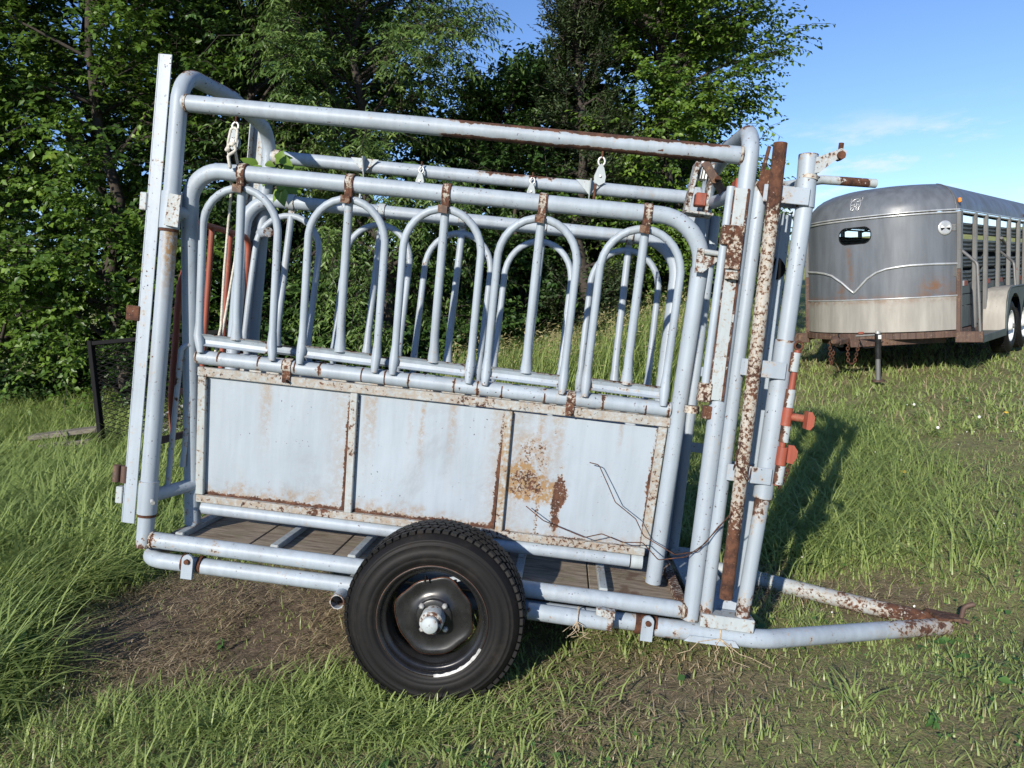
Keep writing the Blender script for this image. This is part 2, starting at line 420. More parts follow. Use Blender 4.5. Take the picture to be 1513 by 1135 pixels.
#@@GROUND
def build_ground():
    u = np.linspace(-1, 1, 201); xs = np.sinh(u * 5.2) / math.sinh(5.2) * 420
    v = np.linspace(0, 1, 221); ys = -8 + np.sinh(v * 5.6) / math.sinh(5.6) * 420
    xs = np.concatenate([xs]); X, Y = np.meshgrid(xs, ys); Z = gz(X, Y)
    m = mudf(X, Y); Z = Z - .02 * m * sst(np.hypot(X, Y), 0, 1) + .06 * m * (fbm(X, Y, 7, 3) - .5)
    V = np.stack([X.ravel(), Y.ravel(), Z.ravel()], 1); nx = len(xs); ny = len(ys)
    i = np.arange(nx - 1)[None, :] + nx * np.arange(ny - 1)[:, None]; i = i.ravel()
    F = np.stack([i, i + 1, i + nx + 1, i + nx], 1)
    me = bpy.data.meshes.new('ground'); me.from_pydata(V.tolist(), [], F.tolist()); me.materials.append(GROUND_M)
    me.polygons.foreach_set('use_smooth', [True] * len(F))
    me.attributes.new('mud', 'FLOAT', 'POINT').data.foreach_set('value', m.ravel())
    me.attributes.new('lush', 'FLOAT', 'POINT').data.foreach_set('value', np.clip(1 - m, 0, 1).ravel())
    me.attributes.new('far', 'FLOAT', 'POINT').data.foreach_set('value', sst(Y, 13, 24).ravel())
    o = link('ground', me); tag(o, 'rough pasture ground with bare trampled soil beside the chute', None, None, 'structure')
build_ground()

# ------------------------------------------------------------------ trees
def mesh_np(name, V, F, mat, parent=None, tint=None, k=3, smooth=False):
    me = bpy.data.meshes.new(name); nv, nf = len(V), len(F)
    me.vertices.add(nv); me.vertices.foreach_set('co', np.ascontiguousarray(V, dtype=np.float32).ravel())
    me.loops.add(nf * k); me.loops.foreach_set('vertex_index', np.ascontiguousarray(F, dtype=np.int32).ravel())
    me.polygons.add(nf); me.polygons.foreach_set('loop_start', np.arange(0, nf * k, k, dtype=np.int32)); me.polygons.foreach_set('loop_total', np.full(nf, k, dtype=np.int32))
    me.materials.append(mat)
    if tint is not None: me.attributes.new('tint', 'FLOAT', 'POINT').data.foreach_set('value', np.ascontiguousarray(tint, dtype=np.float32))
    if smooth: me.polygons.foreach_set('use_smooth', [True] * nf)
    me.update(calc_edges=True); me.validate()
    return link(name, me, parent)
def unit(a): return a / (np.linalg.norm(a, axis=-1, keepdims=True) + 1e-9)
def leaf_quads(P, D, Nn, L, Wd, tint):
    """two-facet leaves: base P, direction D, face normal Nn"""
    D = unit(D); side = unit(np.cross(Nn, D)); up = np.cross(D, side)
    L = L[:, None]; Wd = Wd[:, None]
    a = P; b = P + D * L * .45 + side * Wd * .5 + up * Wd * .16; c = P + D * L - up * L * .10; d = P + D * L * .45 - side * Wd * .5 + up * Wd * .16
    n = len(P); V = np.stack([a, b, c, d], 1).reshape(-1, 3); i = np.arange(n) * 4
    F = np.concatenate([np.stack([i, i + 1, i + 2], 1), np.stack([i, i + 2, i + 3], 1)])
    return V, F, np.repeat(tint, 4)

def leaf_shape(P, D, N, L, Wd, curl=.25):
    D = nrm(D); sd = nrm(np.cross(N, D)); up = np.cross(D, sd); ts = [0, .14, .34, .56, .78, 1.0]; ws = [.03, .40, .52, .44, .24, .0]
    V = []
    for t, w in zip(ts, ws):
        c = np.asarray(P) + D * L * t - up * L * curl * t * t
        V += [c + sd * Wd * w + up * Wd * w * .35, c, c - sd * Wd * w + up * Wd * w * .35]
    F = []
    for k in range(5):
        for j in (0, 1): a = 3 * k + j; F += [(a, a + 1, a + 4), (a, a + 4, a + 3)]
    return np.array(V), np.array(F)
def make_tree(name, label, x, y, h, r, z0, leafmat, seed, cat='tree', group=None, nl=60, shoots=1500, K=14, leaf=(.085, .05), slen=.55, droop=.3, up=.35, shape='round', trunk=.11, ry=None, front=.0, lean=(0, 0)):
    g = np.random.default_rng(seed); ry = ry or r
    gz0 = float(gz(x, y)); o = thing(name, label, cat, Matrix.Translation((x, y, gz0 - .03)), group)
    # trunk and limbs
    tp = [np.array([0, 0, 0.])]; m = 7
    for i in range(1, m + 1): tp.append(np.array([lean[0] * i / m + g.normal() * .05 * i / 2, lean[1] * i / m + g.normal() * .05 * i / 2, h * .86 * i / m]))
    MB().tube(tp, [trunk * (1 - .86 * i / m) for i in range(m + 1)], 9, True).build('trunk', BARK, o)
    br = MB(); LP = []; LD = []
    tp = np.array(tp)
    for i in range(nl):
        zc = z0 + (h - z0) * g.random() ** .85; t = (zc - z0) / (h - z0)
        if shape == 'round': q = math.sqrt(max(.05, 1 - (2 * t - 1) ** 2)) if t > .5 else .72 + .28 * math.sin(t * math.pi)
        elif shape == 'cone': q = 1.02 - t ** 1.1 * .97
        else: q = .55 + .45 * math.sin(min(1, t * 1.25) * math.pi * .8)
        q *= .62 + .5 * g.random(); th = g.random() * 2 * math.pi
        tip = np.array([math.cos(th) * r * q + lean[0] * t, math.sin(th) * ry * q + lean[1] * t, zc])
        zs = max(.3, min(h * .82, zc - np.hypot(*tip[:2]) * (.15 + .6 * g.random()) * (0.4 if shape == 'cone' else 1)))
        kf = zs / (h * .86) * m; k0 = int(min(m - 1, kf)); st = tp[k0] + (tp[k0 + 1] - tp[k0]) * (kf - k0)
        mid = st * .5 + tip * .5 + g.normal(size=3) * .12 * r * .4; mid[2] += .1 * r
        pts = [st, st * .55 + mid * .45 + g.normal(size=3) * .03, mid, mid * .5 + tip * .5 + g.normal(size=3) * .04, tip]
        r0 = trunk * .33 * (1 - .5 * t); br.tube(pts, [r0, r0 * .75, r0 * .5, r0 * .3, .006], 5, False)
        pts = np.array(pts)
        for s in np.linspace(.30, 1, 9):
            f = s * 4; k = min(3, int(f)); LP.append(pts[k] + (pts[k + 1] - pts[k]) * (f - k)); LD.append(tip - st)
    LP = np.array(LP); LD = unit(np.array(LD))
    # leafy shoots spring from the limbs
    idx = g.integers(0, len(LP), shoots); org = LP[idx] + g.normal(size=(shoots, 3)) * .075 * np.array([r, ry, r * .8])
    rad_ = org - np.array([0, 0, z0 + (h - z0) * .45]); rad_[:, 2] *= .5
    dr = unit(unit(rad_) * .7 + LD[idx] * .4 + g.normal(size=(shoots, 3)) * .55 + np.array([0, -front, up]))
    sl_ = slen * (.5 + g.random(shoots)); t = (np.arange(K) + .6) / K
    P = org[:, None] + dr[:, None] * (t[None, :, None] * sl_[:, None, None]); P[:, :, 2] -= droop * sl_[:, None] * t[None] ** 2
    tg = np.repeat(dr[:, None], K, 1).copy(); tg[:, :, 2] -= 2 * droop * t[None]; tg = unit(tg)
    sd = unit(np.cross(tg, np.array([0, 0, 1.])) + g.normal(size=tg.shape) * .25); sgn = np.where(np.arange(K) % 2, 1, -1)[None, :, None]
    D = unit(tg * .45 + sd * sgn * .85 + g.normal(size=tg.shape) * .25 - np.array([0, 0, droop * .9]))
    Nn = unit(np.array([0, 0, 1.]) + g.normal(size=tg.shape) * .45 + unit(rad_)[:, None] * .35)
    n = shoots * K; L = leaf[0] * (.65 + .6 * g.random(n)); Wd = leaf[1] * (.7 + .5 * g.random(n))
    tint = np.clip(np.repeat(g.random(shoots) ** 1.7, K) * .65 + g.random(n) ** 1.3 * .35, 0, 1)
    P = P.reshape(-1, 3); keep = P[:, 2] > .12
    V, F, tt = leaf_quads(P[keep], D.reshape(-1, 3)[keep], Nn.reshape(-1, 3)[keep], L[keep], Wd[keep], tint[keep])
    c = mesh_np('crown', V, F, leafmat, o, tt); c['kind'] = 'stuff'
    for i in range(0, shoots, 3): br.tube([org[i] - dr[i] * .1, org[i] + dr[i] * sl_[i] * .5, P.reshape(shoots, K, 3)[i, -1]], [.005, .004, .002], 3, False)
    br.build('branches', BARK, o)
    return o

#@@TREES
GT = 'trees of the windbreak'
TREES = [
 ('mulberry_tree', 'broad-leaved tree filling the left edge above the long grass', -7.9, 11.4, 8.6, 2.3, 1.2, LEAF_A, 1, dict(shoots=3300, nl=85, leaf=(.09, .066), trunk=.15, front=.35)),
 ('mulberry_tree', 'broad-leaved tree with sunlit sprays left of the tall gate slide', -5.5, 11.0, 8.4, 2.0, 1.1, LEAF_A, 2, dict(shoots=3300, nl=85, leaf=(.09, .066), trunk=.13, front=.35)),
 ('elm_tree', 'dark shaded elm showing between the tailgate posts', -3.5, 11.9, 8.6, 1.9, .4, LEAF_E, 3, dict(shoots=2500, nl=80, leaf=(.08, .05), trunk=.13, front=.3)),
 ('walnut_tree', 'feathery walnut with drooping leaflets above the middle of the top rail', -1.75, 11.1, 8.0, 1.65, .6, LEAF_B, 4, dict(shoots=3300, nl=85, K=16, leaf=(.10, .032), droop=.5, slen=.6, trunk=.12, front=.3)),
 ('ash_tree', 'slender young tree whose pointed tops meet the gap of blue sky', 0.22, 12.3, 4.9, .95, .4, LEAF_E, 5, dict(shoots=1500, nl=60, leaf=(.10, .06), shape='oval', trunk=.06, up=.7)),
 ('cedar_tree', 'narrow dark cedar with brownish lower branches beside the sky gap', 1.22, 11.8, 8.8, .85, .2, LEAF_D, 6, dict(shoots=3300, nl=140, K=16, leaf=(.075, .028), slen=.34, droop=-.1, up=.7, shape='cone', trunk=.12)),
 ('hackberry_tree', 'big bright green hackberry reaching over the front of the chute', 2.72, 12.7, 8.9, 1.62, .7, LEAF_C, 7, dict(shoots=4700, nl=110, leaf=(.085, .055), trunk=.14, front=.3)),
]
for (n_, lb, x, y, h, r, z0, mt, sd, kw) in TREES: make_tree(n_, lb, x, y, h, r, z0, mt, sd, group=GT, **kw)
BACK = [(-10.2, 14.2, 9, 'behind the tree at the far left edge'), (-7.0, 14.0, 9, 'in the gap between the two broad-leaved trees'), (-4.6, 14.6, 9, 'behind the tall gate slide'), (-3.0, 14.4, 8.6, 'behind the feathery walnut'), (-.6, 15.0, 4.6, 'low behind the slender pointed tree'), (1.2, 15.4, 4.9, 'low behind the narrow cedar'), (3.1, 15.2, 7.0, 'behind the bright green hackberry')]
for i, (x, y, h, wh) in enumerate(BACK):
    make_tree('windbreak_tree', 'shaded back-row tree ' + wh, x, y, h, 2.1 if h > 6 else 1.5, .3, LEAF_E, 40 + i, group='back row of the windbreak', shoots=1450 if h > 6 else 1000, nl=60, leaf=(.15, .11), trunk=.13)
SHR = [(-7.4, 12.6, 1.7, 1.2, 'in the deep shade left of the black mesh gate'), (-4.6, 11.2, 2.0, 1.0, 'right behind the black mesh gate'), (-3.0, 11.2, 1.9, 1.0, 'behind the red tailgate'), (-1.2, 11.2, 1.8, 1.0, 'below the feathery walnut'), (.3, 12.2, 1.9, 1.0, 'below the slender pointed tree'), (1.5, 12.9, 1.9, .9, 'with brownish sprays below the narrow cedar'), (2.5, 13.0, 2.0, 1.0, 'below the hackberry, seen between the bars'), (3.6, 13.2, 1.5, .8, 'below the right edge of the hackberry')]
for i, (x, y, h, r, wh) in enumerate(SHR):
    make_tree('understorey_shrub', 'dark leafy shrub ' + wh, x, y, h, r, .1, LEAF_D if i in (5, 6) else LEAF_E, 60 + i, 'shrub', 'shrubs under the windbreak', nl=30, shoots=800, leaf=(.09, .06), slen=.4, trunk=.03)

#@@CHUTE
A = np.array([[.98257, .07521, .17002], [-.08302, .99577, .03928], [-.16634, -.05271, .98466]])
CM = Matrix.Identity(4)
for i in range(3):
    for j in range(3): CM[i][j] = A[i, j]
CM[0][3], CM[1][3], CM[2][3] = -1.607, 3.2054, -.9211 + CAMZ
chute = thing('squeeze_chute', 'pale blue rusty cattle squeeze chute on wheels, nose down on the grass', 'cattle chute', CM)
L, H, D = 2.32, 1.833, .95
PR = .0345
def top_rust(x0, x1):
    def f(p, n):
        e = float(sst(p[0], x0, x0 + .25) * (1 - sst(p[0], x1 - .1, x1)))
        a = float(sst(n[2], .18, .85)); b = float(sst(-n[2], .60, .98))
        return e * max(a * .95, b * 1.0)
    return f
# end arches: post, bend over the top, post
for X, zt in ((0, 1.995), (L, 1.978)):
    pts = [(X, 0, -.035), (X, 0, zt - .04), (X, D / 2, zt), (X, D, zt - .04), (X, D, -.035)]
    wf = lambda p, n: float(sst(p[2], 1.9, 1.97) * sst(n[2] - n[0] * .2, .1, .9)) * .62
    MB().tube(fillet(pts, [0, .13, 0, .13, 0], 9), PR, 16, True, .06, wf, .40, .05, 0, (lambda p, n: 1.3 * float((p[1] < .1) * sst(p[2], .95, 1.28) * (1 - sst(p[2], 1.31, 1.33)) * sst(n[0], -.4, .5))) if X == 0 else None).build('end_arch', PAINT, chute, .06)
MB().tube([(.02, 0, H), (L - .03, 0, H)], PR, 18, False, .05, top_rust(.98, 2.28), .25, .02).build('top_rail', PAINT, chute, .03)
MB().tube([(.02, D, H), (L - .03, D, H)], PR, 16, False, .06, lambda p, n: .55 * float(sst(p[0], 1.05, 1.2) * (1 - sst(p[0], 1.5, 1.65)) * sst(n[2], .1, .7)), .3, .04).build('top_rail', PAINT, chute, .06)
for y in (0, D):
    MB().tube([(.03, y, 0), (L - .02, y, 0)], PR, 16, False, .08, None, .45, .05).build('bottom_rail', PAINT, chute, .11)
# weld beads where the rails meet the arches
for p, ax in (((.035, 0, H), (1, 0, 0)), ((L - .035, 0, H), (1, 0, 0)), ((.036, D, H), (1, 0, 0)), ((.035, 0, 0), (1, 0, 0)), ((L - .035, 0, 0), (1, 0, 0))):
    MB().tube([np.array(p) - np.array(ax) * .005, np.array(p) + np.array(ax) * .005], PR + .003, 14, True).build('weld_bead', PAINT_RUSTY, chute)
# skid frame under the floor, bent round at the tail, running out to the drawbar at the nose
MB().tube(fillet([(2.12, 0, -.078), (.0, 0, -.086), (.0, D, -.086), (2.12, D, -.078)], .09, 8), PR, 14, True, .1, None, .4, .06).build('skid_rail', PAINT, chute, .10)
for y, sgn in ((0, 1), (D, -1)):
    yy = lambda d: y + sgn * d
    MB().tube(fillet([(2.16, y, -.086), (2.62, y, -.079), (3.22, yy(.30), -.075), (3.56, yy(.455), -.07)], [0, .25, .4, 0], 8), [.040] * 3 + [.040] * 30 if False else .039, 14, True, .08,
              lambda p, n:   .33 * float(sst(p[0], 3.0, 3.55)), .25, .06, 0, lambda p, n: .55 * float(sst(p[0], 3.05 if y == 0 else 2.75, 3.5))).build('drawbar_tube', PAINT if y == 0 else PAINT_OLD, chute, .15 if y == 0 else .22)
    MB().tube([(2.10, y, -.082), (2.175, y, -.084)], .0405, 14, True).build('rust_sleeve', RUST, chute)
    MB().plate([(2.30, 0), (2.52, 0), (2.50, .026), (2.32, .026)], (0, y - .034 * sgn, -.112), (1, 0, 0), (0, 0, 1), .010).build('patch_plate', PAINT, chute, .18)
hp = MB().plate([(0, -.07), (.13, -.035), (.13, .035), (0, .07)], (3.50, D / 2, -.034), (1, 0, 0), (0, 1, 0), .012, .4).build('hitch_plate', BROWNP, chute)
MB().tube(fillet([(3.625, .465, -.05), (3.63, .465, .030), (3.67, .458, .048)], .03), .011, 10).build('hitch_hook', BROWNP, hp)
MB().bar((3.53, .475, -.030), (3.66, .467, -.037), .012, .045).build('hitch_tongue', BROWNP, hp)
# swivel lugs that join the skid to the floor frame
for y in (0, D):
    for X in (.221, 2.146):
        sy = -1 if y == 0 else 1
        poly = [(-.024, -.055), (.024, -.055), (.024, .025)] + [(.024 * math.cos(t), .025 + .024 * math.sin(t)) for t in np.linspace(.3, math.pi - .3, 6)] + [(-.024, .025)]
        o = MB().plate(poly, (X, y + sy * .045 + (.0 if sy < 0 else -.01), -.075 if y == 0 else -.075), (1, 0, 0), (0, 0, 1), .012 if sy > 0 else .012).build('swivel_lug', PAINT, chute, .1)
        MB().tube([(X, y + sy * .05, -.055), (X, y + sy * .068, -.055)], .011, 10).build('pin', RUST, o)
        for d in (-.035, .035): MB().tube([(X + d - .008, y, -.08), (X + d + .008, y, -.08)], PR + .004, 12, True).build('collar', RUST, o)
# floor: sheet boards and raised cleats
for k in range(6):
    x0 = .04 + k * (2.24 / 6); MB().box((x0 + 2.24 / 12, D / 2, -.012), (2.24 / 6 - .006, D - .08, .02), None, .003).build('floor_board', FLOORM, chute)
for X in (.118, .543, .884, 1.25, 1.60, 1.964):
    MB().bar((X, .06, .012), (X, D - .06, .012), .028, .036, (0, 0, 1), .004, .1).build('floor_cleat', PAINT_OLD, chute, .1)
MB().bar((2.285, .06, .014), (2.285, D - .06, .014), .03, .045, (0, 0, 1), .004, .15).build('floor_cleat', PAINT_RUSTY, chute)
# axle tube and trailing arm
MB().tube([(.885, -.11, -.12), (.885, D + .11, -.12)], .032, 16, True, None, None, .4, .04, .82).build('cross_tube', PAINT, chute, .08)
MB().tube([(1.66, -.075, -.063), (2.0, -.075, -.066)], .034, 16, True, .06, None, .3, .04, .85).build('trailing_arm', PAINT, chute, .12)
MB().plate([(0, 0), (.075, -.012), (.075, .022), (0, .026)], (1.93, -.085, -.028), (1, 0, 0), (0, 0, 1), .03, .3).build('arm_saddle', PAINT_OLD, chute, .1)

# ---- side gates: a hoop, five arched bar panels, a hinged panelled kick door
CX = [.275, .733, 1.137, 1.533, 1.955]
def side_gate(far):
    def P(x, z, o=0.0):
        y = .208 - .1 * z - o
        if far: x = -.12 + 1.06 * x; z = .945 * z if z < .889 else 1.093 * z - .1316                               # the far gate hangs further back on its links
        return np.array([x, y if not far else .945 - y, z])
    sg = -1 if not far else 1
    UPv = nrm(P(0, 1) - P(0, 0)); OUT = nrm(np.cross(np.array([1., 0, 0]), UPv)) * 1.0
    if OUT[1] * sg < 0: OUT = -OUT
    Xv = np.array([1., 0, 0])
    hoop = fillet([P(.106, .03), P(.05, 1.30), P(.046, 1.58), P(2.197, 1.583), P(2.19, .9), P(2.184, .035)], [0, 0, .165, .19, 0, 0], 10)
    SEAMS = (.107, .204, .383, .492, .546, .654, .839, .940, 1.043, 1.240, 1.339, 1.444, 1.626, 1.727, 1.872, 2.051, 2.145)
    g = MB().tube(hoop, PR, 16, True, .12, None, .2, .03).build('side_gate', PAINT, chute, .03)
    MB().tube([P(.10, .79), P(2.155, .798)], .031, 16, True, .012, lambda p, n: .42 * float(1 - sst(min(abs(p[0] - q) for q in SEAMS), .004, .016))).build('mid_rail', PAINT, g, .03)
    for x in SEAMS:
        MB().tube([P(x - .0026, .794), P(x + .0026, .794)], .0321, 16, True).build('hinge_seam', RUST, g)
    for i, cx in enumerate(CX):
        w = .163; q = 0.012
        for s in (-1, 1): pass
        k = .02 if i == 0 else 0.0
        leg = [P(cx - w + k, .812, .034), P(cx - w + k * .6, .848, .026), P(cx - w, .884, .015), P(cx - w, .94, q), P(cx - w, 1.345, q)]
        arc = [P(cx - w * math.cos(t), 1.345 + w * 1.06 * math.sin(t), q) for t in np.linspace(.12, math.pi - .12, 15)]
        leg2 = [P(cx + w, 1.345, q), P(cx + w, .94, q), P(cx + w, .884, .015), P(cx + w - (0 if i else -.008), .848, .026), P(cx + w - (0 if i else -.012), .812, .034)]
        pts = leg + arc + leg2; rr = [.014, .0195, .0215, .0165, .0165] + [.0165] * 15 + [.0165, .0165, .0215, .0195, .014]
        a = MB().tube(pts, rr, 12, True, .12, None, .25, .02).build('bar_arch', PAINT, g, .04)
        MB().tube([P(cx + .004, .885, q), P(cx + .003, .905, q), P(cx + .002, .95, q), P(cx, 1.0, q), P(cx, 1.515, q)], [.026, .0245, .0195, .018, .018], 12, True, .1, None, .3, .02).build('centre_bar', PAINT, g, .05)
        mb = MB(); prof = [(.894, .0), (.894, .030), (.884, .019), (.869, .013), (.854, .018), (.845, .034), (.842, .030), (.853, .010)]; nx = 12; V = []; wr = []
        for j in range(nx + 1):
            x = cx - w + .018 + (2 * w - .036) * j / nx
            for zz, oo in prof: V.append(P(x, zz - .003 * j / nx, oo)); wr.append(.40 if zz > .885 else (.34 if j in (0, nx) else 0.0))
        m8 = len(prof); Fq = [(j * m8 + k, j * m8 + k + 1, (j + 1) * m8 + k + 1, (j + 1) * m8 + k) for j in range(nx) for k in range(m8 - 1)]
        mb.add(V, [f if not far else tuple(reversed(f)) for f in Fq], False, wr); mb.build('bar_sill', PAINT, g, .14)
        c = MB(); c.tube([P(cx - .017, 1.582), P(cx + .017, 1.582)], PR + .007, 14, True, None, None, .3, .01)
        c.box(P(cx, 1.536, .02), (.032, .030, .062), np.array([Xv, OUT, UPv]), .002, .2)
        c.build('rail_clip', PAINT_RUSTY if not far else PAINT_OLD, g, None if not far else .12)
        b = MB(); b.plate([(-.019, -.012), (.019, -.016), (.019, .014), (-.019, .018)], P(cx - .006, 1.512, .038), Xv, UPv, .014 * (1 if not far else 1), .3); b.build('clip_tab', BROWNP if not far else PAINT_OLD, g)
    # kick door
    F = MB(); F.bar(P(.115, .730, .012), P(2.160, .745, .012), .040, .024, OUT * 0 + UPv, .003, .12, .55); F.build('door_frame', PAINT_OLD, g, .10)
    F = MB(); F.bar(P(.128, .157, .012), P(2.128, .171, .012), .034, .024, UPv, .003, .2, .6); F.build('door_frame', PAINT_OLD, g, .14)
    for x, z0, z1, ss_ in ((.136, .176, .709, .1), (2.133, .190, .722, .6)):
        F = MB(); F.bar(P(x + (.006 if x < 1 else -.008), z0, .012), P(x, z1, .012), .036, .024, Xv, .003, .12, ss_); F.build('door_stile', PAINT_OLD, g, .10)
    for x, ss_ in ((.812, .25), (1.483, .9)):
        F = MB(); F.bar(P(x + .008, .178, .012), P(x, .714, .012), .032, .024, Xv, .003, .1, ss_); F.build('door_stile', PAINT_OLD, g, .08)
    edges = ((.152, .797), (.829, 1.468), (1.500, 2.118))
    for pi, (x0, x1) in enumerate(edges):
        nx, nz = 70, 56; V = []; wr = []; st = []
        for j in range(nz + 1):
            for i in range(nx + 1):
                x = x0 + (x1 - x0) * i / nx; z = .172 + (.712 - .172) * j / nz + .0
                n1 = fbm(x + 7 * far, z, 9, 3) - .5; n2 = float(vnoise(x, z, 45)) - .5
                bow = (.004 + .016 * (float(fbm(x + 3 * pi, z, 3.2, 2)) - .5)) * math.sin(math.pi * i / nx) * math.sin(math.pi * j / nz)
                V.append(P(x, z, -.002 + bow))
                dr, dl, db = x1 - x, x - x0, z - .172
                lo = [.035, .05, .022][pi]
                w_ = 1.0 * float(1 - sst(db, 0, lo + .03 * n1 + .018 * n2)) + 1.0 * float(1 - sst(dr, .004, .024 + .03 * n1 + .014 * n2)) * float(.45 + .55 * sst(.62 - z, -.1, .2))
                w_ = max(w_, .6 * float(1 - sst(dl, 0, .008 + .01 * n1)))
                s_ = .75 * float(1 - sst(db + .12 * n1 + .05 * n2, .0, .075)); s_ = max(s_, .55 * float(sst(vnoise(x + pi, .3, 11), .70, .86)) * float(sst(z, .3, .71)))
                if pi == 0: s_ = max(s_, .35 * float(sst(x, x1 - .14, x1)))
                if pi == 1:
                    s_ = max(s_, .75 * float((1 - sst(abs(x - 1.115 - .004 * n2), .002, .012 + .06 * (.71 - z)))) * float(sst(z, .25, .70)))
                    s_ = max(s_, .4 * float(sst(x, x1 - .1, x1)))
                if pi == 2:
                    d1 = math.hypot((x - 1.60) / .105, (z - .405 + .35 * (x - 1.60)) / .075); d2 = math.hypot((x - 1.728) / .040, (z - .335) / .17); d3 = math.hypot((x - 1.61) / .11, (z - .53) / .12)
                    w_ = max(w_, .50 * float(1 - sst(d1 + n1 * 1.1 + n2 * .3, .75, 1.2)), .70 * float(1 - sst(d2 + n1 * 1.0 + n2 * .35, .6, 1.1)), .36 * float(1 - sst(d3 + n1 * 1.3, .4, 1.2)), .5 * float(1 - sst(abs(x - 1.655 + .03 * n1), .004, .02)) * float(1 - sst(z, .3, .42)))
                    s_ = max(s_, 1.5 * float(1 - sst(d1 * .8 + n1, .8, 1.2)), .6 * float(1 - sst(d3 * .9 + n1, .5, 1.3)), .6 * float(1 - sst(abs(x - 1.628), .004, .03)) * float(sst(z, .17, .5)), .4 * float(1 - sst(x - x0, .0, .16)))
                    s_ = max(s_, .6 * float(1 - sst(abs(x - 1.965), .002, .012)) * float(sst(z, .55, .72)))
                wr.append(w_); st.append(s_)
        Fc = [(j * (nx + 1) + i, j * (nx + 1) + i + 1, (j + 1) * (nx + 1) + i + 1, (j + 1) * (nx + 1) + i) for j in range(nz) for i in range(nx)]
        if far: Fc = [tuple(reversed(f)) for f in Fc]
        m = MB().add(V, Fc, True, wr, st)
        B4 = [P(x0, .172, -.012), P(x1, .172, -.012), P(x1, .712, -.012), P(x0, .712, -.012)]
        m.add(B4, [(3, 2, 1, 0) if not far else (0, 1, 2, 3)])
        m.build('panel_sheet', PANEL, g, None, 'steel sheet with big orange rust patches' if pi == 2 and not far else None)
    for q in (P(.062, .79), P(2.186, .798)):
        MB().tube([q - Xv * .006, q + Xv * .006], .0345, 14, True).build('weld_bead', PAINT_OLD, g, .2)
    MB().tube([P(.150, .112), P(2.07, .121)], .030, 14, True, .1, None, .2, .03).build('bottom_rail', PAINT, g, .05)
    MB().tube([P(2.075, .121), P(2.125, .122)], .034, 12, True).build('hinge_knuckle', PAINT_OLD, g, .2)
    for x in (.513, 1.737):
        c = MB(); c.tube([P(x - .018, .794), P(x + .018, .794)], .036, 14, True); c.box(P(x, .752, .022), (.036, .02, .055), np.array([Xv, OUT, UPv]), .002, .2); c.tube([P(x + .004, .735, .03), P(x + .004, .735, .055)], .006, 8)
        c.build('latch_clip', PAINT_RUSTY, g)
    return g
side_gate(False); side_gate(True)
# latch bracket and hinge brackets at the nose end of the near gate
m = MB(); m.plate([(0, -.05), (.03, -.05), (.11, .028), (.11, .04), (0, .045)], (2.165, .012, 1.415), (1, 0, 0), (0, 0, 1), .012, .15); m.tube([(2.19, -.006, 1.447), (2.30, -.012, 1.440)], .011, 10)
m.build('gate_latch', PAINT_OLD, chute, .25)
m = MB(); m.box((2.295, .0, .815), (.062, .05, .052), None, .003, .3); m.tube([(2.23, .06, .83), (2.23, .06, .80)], .03, 10); m.build('gate_stop', PAINT_RUSTY, chute)

# ---- swing links of the near gate and the tail end
for z0, z1 in ((1.317, 1.468), (.110, .251)):
    MB().tube([(0, 0, z0), (0, 0, z1)], PR + .006, 16, True, .04, None, .35, .02).build('link_sleeve', PAINT, chute, .04)
    MB().tube([(0, 0, z0 - .012), (0, 0, z0 - .002)], PR + .0045, 14, True).build('rust_ring', RUST, chute)
MB().tube([(.01, .01, .186), (.104, .18, .214)], .029, 14, True, .05, None, .25, .02).build('link_arm', PAINT, chute, .1)
MB().tube([(.01, .01, 1.39), (.05, .07, 1.39)], .029, 14, True).build('link_arm', PAINT, chute, .1)
MB().plate([(0, 0), (.058, -.005), (.062, .125), (.012, .13)], (.004, -.045, 1.327), (1, 0, 0), (0, 0, 1), .006, .25).build('link_plate', PAINT_OLD, chute, .15)
MB().tube([(.035, -.03, .176), (.05, -.05, .172)], .009, 8).build('grease_nipple', STEEL, chute)
m = MB(); m.tube(fillet([(.040, .08, .22), (.052, .08, .82), (.078, .10, .85), (.092, .12, .80), (.075, .13, .30)], [0, .03, .02, .03, 0], 5), .012, 10, True, .1, lambda p, n: .30); m.build('locking_lever', PAINT, chute, .08)
# tailgate slide: angle iron on the near and far corner posts, with little hinge tabs
for y, s in ((0, 1), (D, -1)):
    ts = [(-.067, 2.02), (-.074, .06)] if y == 0 else [(-.066, 1.99), (-.06, .06)]
    m = MB()
    for (xa, za), (xb, zb) in zip(ts[:-1], ts[1:]):
        m.bar((xb, y - .006 * s, zb + (.0015 if zb > .1 else 0)), (xa, y - .006 * s, za), .052, .006, (1, 0, 0), .0015, .10)
        m.bar((xb - .029, y + .019 * s, zb + (.0015 if zb > .1 else 0)), (xa - .029, y + .019 * s, za), .055, .006, (0, 1, 0), .0015, .12)
    m.build('slide_angle', PAINT if y == 0 else PAINT_OLD, chute, .05 if y == 0 else .2)
for z, k, dx in ((1.419, 0, 0), (.953, 1, .012), (.266, 2, .018), (.177, 0, .008)):
    x = -.106 - dx
    if k == 0: MB().box((x - .008, .0, z), (.03, .03, .072), None, .003, .1).build('hinge_tab', PAINT_OLD, chute, .15)
    if k == 1: MB().box((x - .004, .0, z), (.058, .03, .062), None, .003, .3).build('hinge_tab', PAINT_RUSTY, chute)
    if k == 2:
        m = MB(); m.tube([(x - .022, 0, z - .036), (x - .022, 0, z + .036)], .016, 12); m.tube([(x + .014, 0, z - .036), (x + .014, 0, z + .036)], .016, 12); m.build('hinge_tab', BROWNP, chute)
